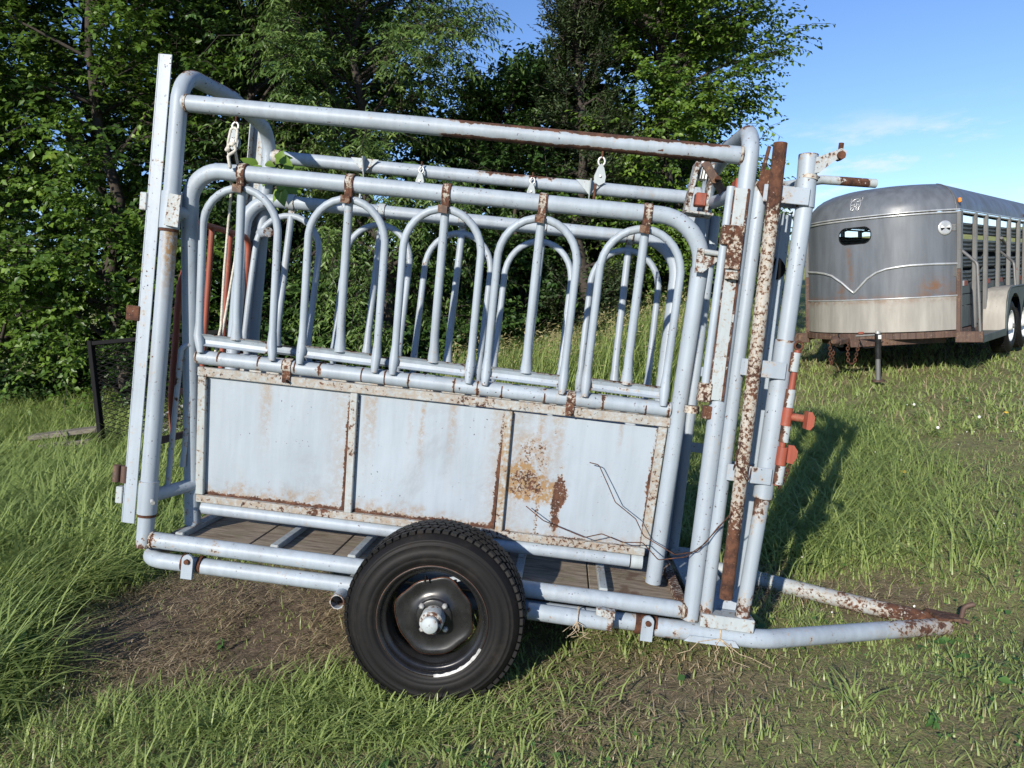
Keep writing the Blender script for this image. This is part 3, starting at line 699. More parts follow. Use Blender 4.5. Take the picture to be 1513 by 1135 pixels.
# red tailgate
tg = MB().tube(fillet([(-.03, .225, .42), (-.03, .185, .60), (-.03, .18, 1.08), (-.03, .30, 1.383), (-.03, .86, 1.386), (-.03, .885, .46)], [0, .1, .1, .05, .06, 0], 5), .0145, 10, True, .12).build('tail_gate', REDP, chute, .1)
for y, a, b in ((.46, .60, 1.375), (.66, .60, 1.375)): MB().tube([(-.03, y, a), (-.03, y - .02, b)], .0135, 10, True, .15).build('gate_bar', REDP, tg, .08)
MB().bar((-.03, .07, .404), (-.03, .90, .412), .030, .02, (0, 0, 1), .003).build('gate_rail', BROWNP, tg)
MB().bar((-.03, .20, .612), (-.03, .90, .612), .024, .016, (0, 0, 1), .003).build('gate_rail', REDP, tg)
# collar at the tail end of the far rail, stub on far post
MB().tube([(.033, D, H), (.065, D, H)], PR + .005, 14, True).build('rust_sleeve', PAINT_RUSTY, chute)
MB().tube([(.0, D - .02, 1.42), (.10, D - .16, 1.42)], .026, 12, True, None, None, .6, .02).build('link_arm', PAINT, chute, .2)

# ---- pulleys and gussets under the top rails
def pulley(x, y, ztop, s=1.0):
    o = MB(); o.tube([(x, y, ztop + .005), (x, y, ztop - .03 * s)], .005, 8); o.build('pulley_hook', RUST, chute)
    ring = [(x + .013 * s * math.cos(t), y, ztop - .04 * s + .017 * s * math.sin(t)) for t in np.linspace(0, 2 * math.pi, 15)]
    p = MB().tube(ring, .0045, 8, False).build('pulley', STEEL, chute)
    poly = [(.0, .045), (.012, .03), (.023, -.005), (.021, -.028), (.0, -.042), (-.021, -.028), (-.023, -.005), (-.012, .03)]
    poly = [(a * s, b * s) for a, b in poly]
    for dy in (-.013, .007): MB().plate(poly[::-1], (x, y + dy, ztop - .095 * s), (1, 0, 0), (0, 0, 1), -.005).build('cheek', PAINT_OLD, p, None)
    MB().tube([(x, y - .006, ztop - .10 * s), (x, y + .006, ztop - .10 * s)], .019 * s, 14).build('sheave', STEEL, p)
    MB().tube([(x, y - .02, ztop - .10 * s), (x, y + .014, ztop - .10 * s)], .005, 8).build('pin', STEEL, p)
pulley(.246, -.0, H - PR); pulley(1.748, 0, H - PR); pulley(.84, D - .055, H + .035, .95); pulley(1.422, D - .055, H + .035, .95)
for x in (.535, 1.72):
    m = MB(); m.plate([(-.075, .03), (.075, .03), (0, -.045)], (x, D - .045, H + .0), (1, 0, 0), (0, 0, 1), -.006, .08); m.plate([(0, -.06), (.06, .04), (.0, .05)], (x + .003, D - .04, H - .01), (0, -1, 0), (0, 0, 1), .006, .0)
    m.build('rail_gusset', PAINT_OLD, chute, .04)
MB().tube([(1.735, .055, 1.60), (1.735, .055, 1.71)], .0055, 8).build('rail_pin', RUST, chute)
MB().tube([(.535, .88, 1.57), (.535, .88, 1.70)], .006, 8).build('rail_pin', PAINT_OLD, chute)

# ---- head gate end
MB().tube([(2.260, -.02, 1.705), (2.258, -.02, .924)], .0165, 14, True, .1, None, .1, .02).build('latch_rod', PAINT, chute, .04)
m = MB(); m.bar((2.3, -.036, .868), (2.297, -.036, 1.70), .052, .008, (1, 0, 0), .002, .06); m.bar((2.275, -.030, .868), (2.272, -.030, 1.70), .006, .02, (1, 0, 0), .001, .42); m.bar((2.328, -.034, .868), (2.325, -.034, 1.70), .009, .018, (1, 0, 0), .001, .40)
m.build('latch_channel', PAINT_OLD, chute, .16)
m = MB(); m.box((2.268, -.028, 1.515), (.05, .05, .075), None, .003, .1); m.box((2.298, -.046, 1.47), (.058, .014, .17), None, .003, .05); m.tube([(2.30, -.05, 1.372), (2.30, -.05, 1.345)], .027, 12); m.build('rod_guide', PAINT_RUSTY, chute)
MB().box((2.257, -.022, .895), (.05, .05, .075), None, .003, .1).build('rod_guide', PAINT_RUSTY, chute)
MB().tube([(2.376, 0, 1.735), (2.378, 0, -.01)], .0285, 16, True, .1, None, .5, .10).build('head_post', PAINT, chute, .09)
MB().tube([(2.418, -.052, 1.880), (2.432, -.052, .97), (2.440, -.050, .085)], .0265, 16, True, .04, lambda p, n: float(.45 * sst(p[2], 1.55, 1.75) + .45 * (1 - sst(p[2], .25, .5))), .3, .03).build('slide_pipe', PAINT_RUSTY, chute, None, 'rust-speckled loose pipe standing against the head gate')
MB().tube([(2.553, 0, 1.664), (2.549, 0, 1.129)], .033, 16, True, .1).build('outer_post', PAINT, chute, .03)
MB().tube([(2.544, 0, .50), (2.525, 0, -.01)], .029, 16, True, .1, None, .5, .12).build('outer_post', PAINT, chute, .16)
MB().tube([(2.543, 0, 1.860), (2.554, 0, 1.655)], .0375, 16, True, .05, None, .35, .03).build('post_sleeve', PAINT, chute, .08)
MB().tube([(2.552, 0, 1.78), (2.551, 0, 1.764)], .040, 16, True).build('rust_ring', PAINT_RUSTY, chute)
MB().tube([(2.549, 0, 1.135), (2.543, 0, .498)], .0385, 16, True, .06, None, .4, .03).build('post_sleeve', PAINT, chute, .10)
for z in (1.69, 1.013, .592):
    MB().box((2.468, -.044, z), (.175, .008, .066), None, .002, .12).build('link_plate', PAINT, chute, .12)
    MB().box((2.468, .044, z), (.175, .008, .066), None, .002, .12).build('link_plate', PAINT, chute, .12)
MB().tube([(2.595, .02, 1.12), (2.60, -.02, 1.115)], .010, 8).build('bolt', BLACK, chute)
m = MB(); m.plate([(0, -.03), (.02, -.028), (.075, .018), (.108, .026), (.112, .052), (.09, .062), (.05, .048), (0, .03)], (2.565, -.02, 1.815), (1, 0, .12), (0, 0, 1), .012, .1); m.build('post_ear', PAINT_OLD, chute, .14)
MB().tube([(2.655, -.045, 1.86), (2.655, .0, 1.86)], .016, 8).build('ear_bolt', RUST, chute)
MB().tube([(2.655, -.02, 1.885), (2.655, -.02, 1.91)], .010, 8).build('ear_bolt', RUST, chute)
m = MB(); m.plate([(0, 0), (.05, -.075), (.10, -.02), (.06, .055), (.025, .06)], (2.352, -.028, 1.72), (1, 0, 0), (0, 0, 1), .010, .35); m.bar((2.365, -.033, 1.74), (2.383, -.033, 1.87), .014, .008, (1, 0, 0), .002, .3); m.build('hook_plate', PAINT_RUSTY, chute)
# base shoe, cross sill and the far half of the head gate
m = MB(); m.box((2.463, .0, -.022), (.215, .075, .055), None, .004, .12); m.build('base_shoe', PAINT_OLD, chute, .16)
MB().box((2.463, D / 2, -.034), (.20, D - .08, .012), None, .003).build('head_sill', PAINT, chute, .12)
MB().plate([(0, 0), (.075, 0), (.075, .11)], (2.46, .16, -.026), (1, 0, 0), (.2, .3, 1), .006).build('sill_gusset', PAINT, chute, .08)
MB().box((2.463, D, -.022), (.215, .075, .055), None, .004, .12).build('base_shoe', PAINT_OLD, chute, .16)
for x, r in ((2.376, .0285), (2.548, .033)):
    MB().tube([(x, D, 1.75), (x, D, -.01)], r, 14, True, .15).build('far_post', PAINT, chute, .05)
m = MB(); m.bar((2.572, .40, -.02), (2.572, .40, 1.70), .06, .007, (0, 1, 0), .001); m.bar((2.60, .43, -.02), (2.60, .43, 1.70), .05, .007, (1, 0, 0), .001); m.build('head_bail', PAINT, chute, .05)
m = MB(); m.bar((2.572, .58, -.02), (2.572, .58, 1.70), .06, .007, (0, 1, 0), .001); m.bar((2.60, .55, -.02), (2.60, .55, 1.70), .05, .007, (1, 0, 0), .001); m.build('head_bail', PAINT, chute, .05)
m = MB(); m.bar((2.552, .03, 1.76), (2.552, D - .02, 1.80), .055, .007, (0, 0, 1), .001); m.bar((2.58, .03, 1.785), (2.58, D - .02, 1.825), .007, .055, (0, 0, 1), .001); m.build('head_beam', PAINT, chute, .12)
MB().tube([(2.40, .10, 1.70), (2.55, .46, 1.735)], .03, 12, True).build('bail_pivot', PAINT, chute, .1)
for z in (.55, .95): MB().bar((2.39, D, z), (2.54, D, z), .05, .01, (0, 0, 1), .002).build('link_plate', PAINT, chute, .1)
MB().tube(fillet([(2.56, .38, 1.815), (2.74, .46, 1.875), (2.99, .50, 1.89)], [0, .1, 0]), .020, 12, True, .05, lambda p, n: .5 * float(sst(p[0], 2.82, 2.84) * (1 - sst(p[0], 2.95, 2.97))), .3, .02).build('operating_handle', PAINT_OLD, chute, .1)
MB().tube([(2.57, .40, 1.45), (2.57, .52, 1.50)], .05, 14).build('rubber_bumper', BLACK, chute)
# cross tube, ratchet box and red lever under the near top rail
MB().tube([(L - .02, .09, 1.70), (L - .02, D - .02, 1.79)], .029, 14, True, .08, None, .4, .05).build('cross_tube', PAINT, chute, .08)
m = MB(); m.bar((2.18, .62, 1.70), (2.205, .62, 1.93), .022, .10, (1, 0, 0), .002, .2); m.bar((2.27, .62, 1.70), (2.275, .62, 1.93), .014, .10, (1, 0, 0), .002, .25); m.bar((2.17, .60, 1.695), (2.30, .60, 1.69), .11, .012, (0, 1, 0), .002, .15); m.build('ratchet_box', PAINT_OLD, chute, .16)
MB().box((2.238, .60, 1.76), (.05, .06, .06), None, .004).build('ratchet_pawl', REDP, chute, .1)
m = MB()
for k in range(3): m.bar((2.225 + .014 * k, .63, 1.86), (2.232 + .014 * k, .63, 1.95), .008, .05, (1, 0, 0), .001)
m.build('ratchet_plate', WHITE, chute)
MB().bar((2.19, .28, 1.862), (2.318, .28, 1.695), .036, .012, (0, 0, 1), .002).build('control_lever', BROWNP, chute, .08)
MB().tube([(2.25, .265, 1.79), (2.25, .245, 1.79)], .012, 8).build('lever_bolt', RUST, chute)
MB().box((2.305, .1, 1.72), (.03, .09, .08), None, .004).build('lever_end', REDP, chute)
MB().plate([(0, 0), (.12, .0), (.06, .25), (.02, .25)], (2.21, .86, 1.62), (1, 0, 0), (0, 0, 1), .008).build('corner_gusset', PAINT, chute, .08)
# red and white control handle on the outer post
hx = 2.592; m = MB(); m.tube([(hx + .002, -.03, 1.10), (hx - .012, -.03, .56)], .0125, 10); hr = m.build('handle_rod', REDP, chute)
ring = [(hx + .004 + .016 * math.cos(t), -.03, 1.118 + .016 * math.sin(t)) for t in np.linspace(0, 2 * math.pi, 14)]
MB().tube(ring, .005, 8, False).build('handle_ring', RUST, hr)
for z0, z1 in ((1.015, 1.09), (.873, .945), (.735, .80), (.565, .640)):
    MB().tube([(hx - .004, -.03, z1), (hx - .006, -.03, z0)], .0195, 12, True, .02, lambda p, n: .62 * float(sst(-n[0], .2, .8)), .2, .01).build('handle_sleeve', PAINT_OLD, hr, .05)
for z0, z1 in ((.80, .872), (.642, .715)): MB().tube([(hx - .005, -.03, z1), (hx - .007, -.03, z0)], .021, 12, True).build('handle_grip', REDP, hr, .05)
m = MB(); m.tube([(hx, -.03, .838), (hx + .065, -.035, .836)], .016, 10); m.plate([(0, -.034), (.015, -.036), (.027, -.018), (.027, .016), (.015, .034), (0, .034)], (hx + .052, -.055, .835), (1, 0, 0), (0, 0, 1), .05); m.build('handle_arm', REDP, hr, .3)
MB().plate([(0, -.034), (.024, -.038), (.038, -.01), (.038, .016), (.022, .036), (0, .036)], (hx + .014, -.04, .69), (1, 0, 0), (0, 0, 1), -.016).build('handle_paddle', REDP, hr)
chain_mb([(hx + .03, -.03, .645), (hx + .02, -.03, .60), (hx + .0, -.02, .54)], .024, .003, .008).build('handle_chain', RUST, hr)

# ---- wheels
def wheel(yf, s):
    """yf: plane of the outer bead; s=-1 faces the camera"""
    c = np.array([1.302, yf, -.083]); ax = np.array([0, s, 0.])
    w = thing('wheel', None, None); w.parent = chute; del_ = [w.pop(k) for k in ('label', 'category') if k in w.keys()]
    R = .352
    prof = [(.212, -.01), (.2145, .006), (.221, .0135), (.226, .0125), (.228, .0165), (.245, .0215), (.248, .0202), (.251, .0222), (.272, .0222), (.275, .0205), (.278, .0205), (.293, .0165), (.296, .0185), (.300, .0165), (.309, .010), (.312, .0125), (.316, .009), (.330, -.006), (.341, -.022), (.344, -.040), (.345, -.100), (.344, -.160), (.338, -.185), (.316, -.205), (.28, -.217), (.23, -.214), (.205, -.20)]
    MB().lathe(prof, c, ax, 72).build('tyre', RUBBER, w)
    t = MB(); N = 66
    u, v = np.array([1., 0, 0]), np.array([0, 0, 1.])
    for k in range(N):
        th = 2 * math.pi * k / N
        for j, (h, wd, dr) in enumerate(((-.024, .030, -.003), (-.062, .030, 0), (-.100, .030, .001), (-.138, .030, 0), (-.174, .030, -.003))):
            a = th + (.5 if j % 2 else 0) * 2 * math.pi / N; e = u * math.cos(a) + v * math.sin(a); q = -u * math.sin(a) + v * math.cos(a)
            sh = .18 if j in (0, 4) else .42 * (1 if j % 2 else -1); aa = nrm(ax + q * sh)
            t.box(c + ax * h + e * (R - .007 + dr), (.0135, .026 if j in (0, 4) else .0275, wd), np.array([e, nrm(np.cross(aa, e)), aa]), .0015)
        a = th + .25 * 2 * math.pi / N; e = u * math.cos(a) + v * math.sin(a); q = -u * math.sin(a) + v * math.cos(a); aa = nrm(ax + e * -.9)
        t.box(c + ax * -.012 + e * (.3295), (.006, .018, .020), np.array([nrm(np.cross(q, aa)), q, aa]), .001)
    o = t.build('tread', RUBBER, w); o['kind'] = 'stuff'
    MB().lathe([(.212, -.02), (.2155, .006), (.2175, .0135), (.2145, .0165), (.2085, .0145), (.202, .002), (.199, -.006), (.192, -.010), (.187, -.012), (.183, -.022), (.178, -.050), (.173, -.058), (.171, -.12), (.182, -.135), (.20, -.19)], c, ax, 72).build('rim', BLACK_STEEL, w)
    MB().lathe([(.2150, .0170), (.2166, .0156), (.2176, .0130)], c, ax, 72).build('rim_edge', BROWNP, w)
    # wavy disc
    def rf(th, i):
        if i < 4: return 1.0
        return 1 + .034 * math.cos(4 * th + .9) + .020 * math.cos(8 * th + 2.2) + .016 * math.cos(3 * th) + .010 * math.cos(7 * th)
    MB().lathe([(.02, -.030), (.052, -.030), (.066, -.032), (.078, -.042), (.10, -.050), (.135, -.046), (.148, -.040), (.151, -.043)], c, ax, 80, None, True, rf).build('disc', BLACK_STEEL, w)
    MB().lathe([(.1500, -.0390), (.1528, -.0415), (.1528, -.047)], c, ax, 80, None, True, lambda t, i: rf(t, 9)).build('disc_edge', RUST, w)
    MB().lathe([(.074, -.041), (.070, -.030), (.066, -.028), (.05, -.0275)], c, ax, 48).build('disc_boss', BLACK_STEEL, w)
    hub = MB(); hub.lathe([(.047, -.03), (.046, .028), (.043, .036), (.033, .038)], c, ax, 32, [.2, .05, .3, .3]); hub.lathe([(.0325, .036), (.0325, .058), (.029, .064), (.001, .066)], c, ax, 28, [.35, .0, .05, 0]); hub.build('hub', PAINT_OLD, w, .12)
    for k in range(4):
        a = math.pi / 4 + k * math.pi / 2 + .12; p = c + (u * math.cos(a) + v * math.sin(a)) * .064 + ax * -.031
        MB().tube([p, p + ax * .012, p + ax * .018], [.0115, .0115, .005], 6).build('lug_bolt', STEEL, w)
    m = MB(); a0, a1 = rad(-82), rad(-22); ring = []; n = 26
    for k in range(n + 1):
        a = a0 + (a1 - a0) * k / n; e = u * math.cos(a) + v * math.sin(a); g = .0022 * math.sin(k * 1.3) * math.sin(k * .37)
        ring += [c + e * (.2070 - g) + ax * .0160, c + e * (.2172 + g * .3) + ax * .0186]
    m.add(ring, [(2 * k, 2 * k + 2, 2 * k + 3, 2 * k + 1) if s < 0 else (2 * k + 1, 2 * k + 3, 2 * k + 2, 2 * k) for k in range(n)], True, [.25 * (abs(math.sin(k)) > .7) for k in range(2 * n + 2)])
    m.build('bare_lip', SCUFF, w)
    p = c + np.array([-.045, 0, .150]) + ax * -.035
    MB().tube([p, p + ax * .02 + v * .012, p + ax * .028 + v * -.012], [.005, .005, .004], 8).build('valve_stem', RUBBER, w)
    return w
wheel(-.255, -1); wheel(D + .255, 1)
MB().tube([(1.302, -.10, -.083), (1.302, D + .10, -.083)], .03, 12).build('axle', PAINT, chute)

#@@LOOSE
def local_thing(name, label, cat, mb, mat):
    """a loose thing modelled in the chute's own metric frame"""
    o = mb.build(name, mat); o.matrix_world = CM; return tag(o, label, cat)
rp = MB()
rp.tube(fillet([(.232, -.012, 1.735), (.226, -.012, 1.69), (.222, .02, 1.62), (.205, .10, 1.52), (.185, .14, 1.35), (.180, .15, 1.17), (.186, .15, .93), (.175, .14, .82)], .05), .0058, 8)
rp.tube(fillet([(.262, -.012, 1.735), (.258, -.012, 1.66), (.255, .04, 1.60), (.245, .11, 1.42), (.228, .14, 1.22), (.19, .16, .90), (.16, .17, .80)], .05), .0058, 8)
rp.tube([(.232 + .015 * (1 - math.cos(t)), -.012, 1.735 + .015 * math.sin(t)) for t in np.linspace(0, math.pi, 8)], .0058, 8, False)
rp.tube(fillet([(.226, -.014, 1.67), (.250, -.018, 1.695), (.262, -.012, 1.66), (.235, -.022, 1.635), (.246, -.015, 1.585), (.238, .0, 1.60)], .012, 4), .0065, 8)
for q in ((.228, -.015, 1.662), (.250, -.017, 1.685)): rp.tube([(q[0] - .008, q[1], q[2] - .008), q, (q[0] + .008, q[1], q[2] + .008)], [.006, .011, .006], 8)
local_thing('rope', 'pale braided rope knotted under the pulley at the tail end', 'rope', rp, ROPE)
wr = MB()
jit = lambda pts, a: [np.array(p) + RG.normal(size=3) * a for p in pts]
wr.tube(fillet([(1.60, .13, .315), (1.68, .10, .27), (1.86, .08, .225), (1.93, .08, .25), (2.02, .08, .225), (2.10, .06, .24), (2.16, -.03, .20), (2.26, -.06, .235), (2.33, -.06, .30), (2.37, -.06, .37), (2.40, -.085, .42)], .02, 3), .0022, 6)
wr.tube(fillet([(1.845, .10, .54), (1.885, .10, .535), (1.93, .09, .46), (1.97, .08, .39), (2.06, .06, .335), (2.10, .05, .27), (2.22, -.05, .235), (2.30, -.065, .265), (2.36, -.055, .345), (2.41, -.085, .44)], .02, 3), .0022, 6)
loop = [(2.437 + .034 * math.cos(t) + .003 * math.sin(3 * t), -.052 + .034 * math.sin(t), .60 + .03 * math.sin(2 * t + .4)) for t in np.linspace(0, 4 * math.pi, 30)]
wr.tube(loop, .0022, 6); wr.tube([(2.41, -.085, .62), (2.395, -.09, .66), (2.40, -.085, .69)], .0022, 6)
local_thing('tie_wire', 'rusty tie wire straggling from the loose pipe across the panel', 'wire', wr, RUST)
def twine(label, x, y, z, drop, n, seed):
    g = np.random.default_rng(seed); m = MB()
    ringp = [(x, y + .043 * math.cos(t), z + .043 * math.sin(t)) for t in np.linspace(0, 2 * math.pi, 14)]
    m.tube(ringp, .0025, 6, False)
    for k in range(n):
        e = np.array([x + g.normal() * .06, y - .06 - g.random() * .05, z - drop * (.6 + .5 * g.random())]); s = np.array([x, y - .045, z])
        m.tube([s, s * .6 + e * .4 + g.normal(size=3) * .012, s * .3 + e * .7 + g.normal(size=3) * .015, e], [.002, .0014, .0012, .001], 5)
    return local_thing('baling_twine', label, 'twine', m, TWINE)
twine('frayed baling twine knotted round the drawbar beneath the head gate shoe', 2.44, 0, -.083, .09, 6, 3)
twine('bleached baling twine wrapped round the trailing arm behind the tyre', 1.86, -.075, -.064, .05, 6, 4)
lf = MB()
for k in range(7):
    a = k * .9; e = np.array([math.cos(a), math.sin(a), .35]); e2 = np.array([-math.sin(a), math.cos(a), .1]); c0 = np.array([2.19, .30, .004])
    lf.add([c0, c0 + e * .022 + e2 * .012, c0 + e * .045, c0 + e * .022 - e2 * .012], [(0, 1, 2, 3)])
local_thing('yellow_flower', 'yellow flower head lying on the floor by the front corner', 'flower', lf, YELLOW)

#@@TRAILER
YAW = .764
TM = Matrix.Identity(4)
cY, sY = math.cos(YAW), math.sin(YAW)
for i, (a, b, c) in enumerate(((cY, sY, 0), (-sY, cY, 0), (-.009, 0, 1))): TM[i][0], TM[i][1], TM[i][2] = a, b, c
TM[0][3], TM[1][3], TM[2][3] = 5.381, 9.215, -.776 + CAMZ
tr = thing('livestock_trailer', 'charcoal grey bumper-pull livestock trailer parked on the grass', 'trailer', TM)
TWd, TLn = 1.80, 4.9
def nose(t, off=0.0):
    """t -1..1 across the bulged nose"""
    x = -.9 + (.9 + off * abs(t)) * t; y = -.45 * (1 - abs(t) ** 2.6) - off
    return x, y
def nose_sheet(z0, z1, nz, off, hole=None, stainf=None, nt_=110):
    m = MB(); V = []; st = []; ts = np.linspace(-1, 1, nt_ + 1); zs = np.linspace(z0, z1, nz + 1)
    for z in zs:
        for t in ts:
            x, y = nose(t, off); V.append((x, y, z)); st.append(stainf(x, z) if stainf else 0)
    F = []
    for j in range(nz):
        for i in range(nt_):
            if hole and hole((nose((ts[i] + ts[i + 1]) / 2)[0]), (zs[j] + zs[j + 1]) / 2): continue
            F.append((j * (nt_ + 1) + i, j * (nt_ + 1) + i + 1, (j + 1) * (nt_ + 1) + i + 1, (j + 1) * (nt_ + 1) + i))
    return m.add(V, F, True, None, st)
WX, WZ, WW, WH = -1.035, 1.285, .195, .100
def inwin(x, z):
    dx, dz = max(0, abs(x - WX) - (WW - .09)), max(0, abs(z - WZ) - (WH - .09)); return math.hypot(dx, dz) < .09
def nstain(x, z):
    a = math.exp(-((x + .20) / .12) ** 2 - ((z - .62) / .10) ** 2) * .9
    b = math.exp(-((x + 1.10 + .1 * (z - 1)) / .03) ** 2) * float(sst(z, .55, .7) * (1 - sst(z, 1.1, 1.2))) * .7
    c = math.exp(-((z - .51) / .035) ** 2) * .5
    d = math.exp(-((x + 1.22 - .5 * (z - .6)) / .05) ** 2 - ((z - .62) / .10) ** 2) * .7
    return min(1, a + b + c + d)
nose_sheet(.49, 1.49, 70, 0, inwin, nstain, 170).build('nose_panel', GREY_PAINT, tr)
def bstain(x, z): return min(1, .55 * math.exp(-((z - .47) / .03) ** 2) + .5 * math.exp(-((x + .62) / .05) ** 2 - ((z - .42) / .07) ** 2) + .5 * math.exp(-((x + 1.65) / .08) ** 2 - ((z - .46) / .05) ** 2))
nose_sheet(.09, .50, 20, .006, None, bstain).build('nose_skirt', ALU, tr)
MB().tube([(*nose(t, .008), .497) for t in np.linspace(-1, 1, 41)], .009, 8).build('skirt_bead', TRIM, tr)
# window rubber
m = MB(); ring = []
for k in range(49):
    a = 2 * math.pi * k / 48; cx_, cz_ = math.cos(a), math.sin(a)
    x = WX + (WW - .09) * np.sign(cx_) * (abs(cx_) > .02) + .09 * cx_; z = WZ + (WH - .09) * np.sign(cz_) * (abs(cz_) > .02) + .09 * cz_
    t = (x + .9) / .9; ring.append((x, nose(t)[1] - .002, z))
m.tube(ring, .006, 8, False); m.build('window_seal', BLACK, tr)
# V shaped trim
vp = [(-1.80, .882), (-1.60, .868), (-1.45, .845), (-1.336, .812), (-1.20, .72), (-1.10, .63), (-1.044, .585), (-.99, .64), (-.884, .753), (-.78, .82), (-.669, .856), (-.55, .872), (-.434, .882), (-.2, .882), (-.0, .873)]
vt = []
for (x0, z0), (x1, z1) in zip(vp[:-1], vp[1:]):
    for s in np.linspace(0, 1, 5)[:-1]: x = x0 + (x1 - x0) * s; vt.append((x, nose((x + .9) / .9)[1] - .008, z0 + (z1 - z0) * s))
vt.append((0, -.008, .873)); MB().tube(vt, .014, 8).build('vee_trim', TRIM, tr)
# roof
def outline(e):
    pts = []
    for t in np.linspace(-1, 1, 49):
        x, y = nose(t); pts.append((-.9 + (x + .9) * (1 - e / .9), y * (1 - e * .55) + e * .95))
    for y in np.linspace(0, TLn, 30)[1:]: pts.append((-e * 1.0, max(y, e * .95)))
    for x in np.linspace(0, -TWd, 12)[1:-1]: pts.append((-.9 + (x + .9) * (1 - e / .9), TLn + 1e-4))
    for y in np.linspace(TLn, 0, 30)[:-1]: pts.append((-TWd + e, max(y, e * .95)))
    return pts
def roofz(e): return 1.50 + .37 * (1 - (1 - min(e / .42, 1)) ** 2.4) ** .55 + .05 * min(1, max(0, e - .3) / .6)
es = [0, .008, .025, .055, .10, .16, .23, .32, .45, .62, .80, .89]
V = []
for e in es: V += [(x, y, roofz(e)) for x, y in outline(e)]
n = len(outline(0)); F = [(i * n + k, i * n + (k + 1) % n, (i + 1) * n + (k + 1) % n, (i + 1) * n + k) for i in range(len(es) - 1) for k in range(n) if not (V[i * n + k][1] > TLn - 1e-3 and V[i * n + (k + 1) % n][1] > TLn - 1e-3)]
MB().add(V, F, True).build('roof', GREY_PAINT, tr)
ring = [(x * 1.0, y, 1.495) for x, y in outline(0)]; ring.append(ring[0]); m = MB()
m.tube([(*nose(t, .006), 1.478) for t in np.linspace(-1, 1, 41)], .012, 8); m.tube([(*nose(t, .006), 1.508) for t in np.linspace(-1, 1, 41)], .010, 8)
for x in (.006, -TWd - .006): m.tube([(x, 0, 1.478), (x, TLn, 1.478)], .012, 8); m.tube([(x, 0, 1.508), (x, TLn, 1.508)], .010, 8)
m.build('roof_moulding', TRIM, tr)
def roofpt(t, e):
    x, y = nose(t); return np.array([-.9 + (x + .9) * (1 - e / .9), y * (1 - e * .55) + e * .95, roofz(e)])
m = MB(); m.tube([roofpt(.985, e) + np.array([.0, -.002, .001]) for e in np.linspace(0, .30, 14)], .006, 6); m.build('roof_seam', GALV, tr)
MB().box((.008, .03, 1.615), (.03, .06, .055), None, .008).build('marker_light', AMBER, tr)
MB().box((.008, 3.75, 1.58), (.03, .06, .05), None, .008).build('marker_light', REDP, tr)
# cat-face emblem on the roof front
def ez(x, z):
    lo, hi = 0.0, .42
    for _ in range(30):
        md = (lo + hi) / 2
        if roofz(md) < z: lo = md
        else: hi = md
    t = (x + .9) / (.9 * (1 - lo / .9)); p = roofpt(t, lo); return (x, p[1] - .008, z - .002)
m = MB()
def el(pts): m.tube([ez(-1.037 + a, 1.672 + b) for a, b in pts], .0055, 6)
el([(.062 * math.cos(t), .07 * math.sin(t) - .0) for t in np.linspace(-.9, math.pi + .9, 22)])
for s in (-1, 1):
    el([(s * .040, .055), (s * .068, .085), (s * .066, .035)]); el([(s * .010 + .0, .03), (s * .045, .04)])
    el([(s * .033 + .018 * math.cos(t), -.055 + .022 * math.sin(t)) for t in np.linspace(0, 2 * math.pi, 10)]); el([(s * .018, .0), (s * .05, -.005), (s * .035, -.02)])
el([(-.012, .01), (-.015, -.02), (0, -.035), (.015, -.02), (.012, .01)])
m.build('cat_face_emblem', TRIM, tr)
# round vent, openings painted white as sky and black as dark inside; data plate, reflector
bx, bz = -.112, 1.30
def on_nose(x): t = (x + .9) / .9; return nose(t)[1]
by = on_nose(bx); dx = .01; sl_ = nrm(np.array([dx, on_nose(bx + dx) - by, 0])); bn = np.array([sl_[1], -sl_[0], 0]) ; bn = bn if bn[1] < 0 else -bn
bc = np.array([bx, by, bz]) + bn * .004
bo = MB().lathe([(.085, -.002), (.085, .006), (.078, .010), (.060, .010), (.0, .010)], bc, bn, 32).build('round_vent', TRIM, tr)
for k, (a0, mt) in enumerate(((rad(-35), WHITE), (rad(145), WHITE))):
    for q, (f0, f1) in enumerate(((0, .5), (.5, 1))):
        up_ = (q == 1) if k == 0 else (q == 0)
        a, b = a0 + rad(70) * f0, a0 + rad(70) * f1; n_ = 5
        vs = [bc + bn * .013] + [bc + bn * .013 + (sl_ * math.cos(a + (b - a) * j / n_) + np.array([0, 0, 1.]) * math.sin(a + (b - a) * j / n_)) * .058 for j in range(n_ + 1)]
        MB().add(vs, [(0, j + 1, j + 2) for j in range(n_)]).build('painted_opening', WHITE if up_ else BLACK, bo)
MB().box((-.034, on_nose(-.034) - .006, 1.30), (.062, .004, .085), np.array([sl_, -bn, [0, 0, 1]]), .001).build('data_plate', GALV, tr)
m = MB()
for k in range(5): m.box((-.034, on_nose(-.034) - .010, 1.33 - k * .015), (.04 - .008 * (k % 2), .002, .004), np.array([sl_, -bn, [0, 0, 1]]), .0005)
m.build('data_plate_lines', TRIM, tr)
MB().box((-.022, on_nose(-.022) - .008, .78), (.045, .004, .12), np.array([sl_, -bn, [0, 0, 1]]), .001).build('reflector_strip', GALV, tr)
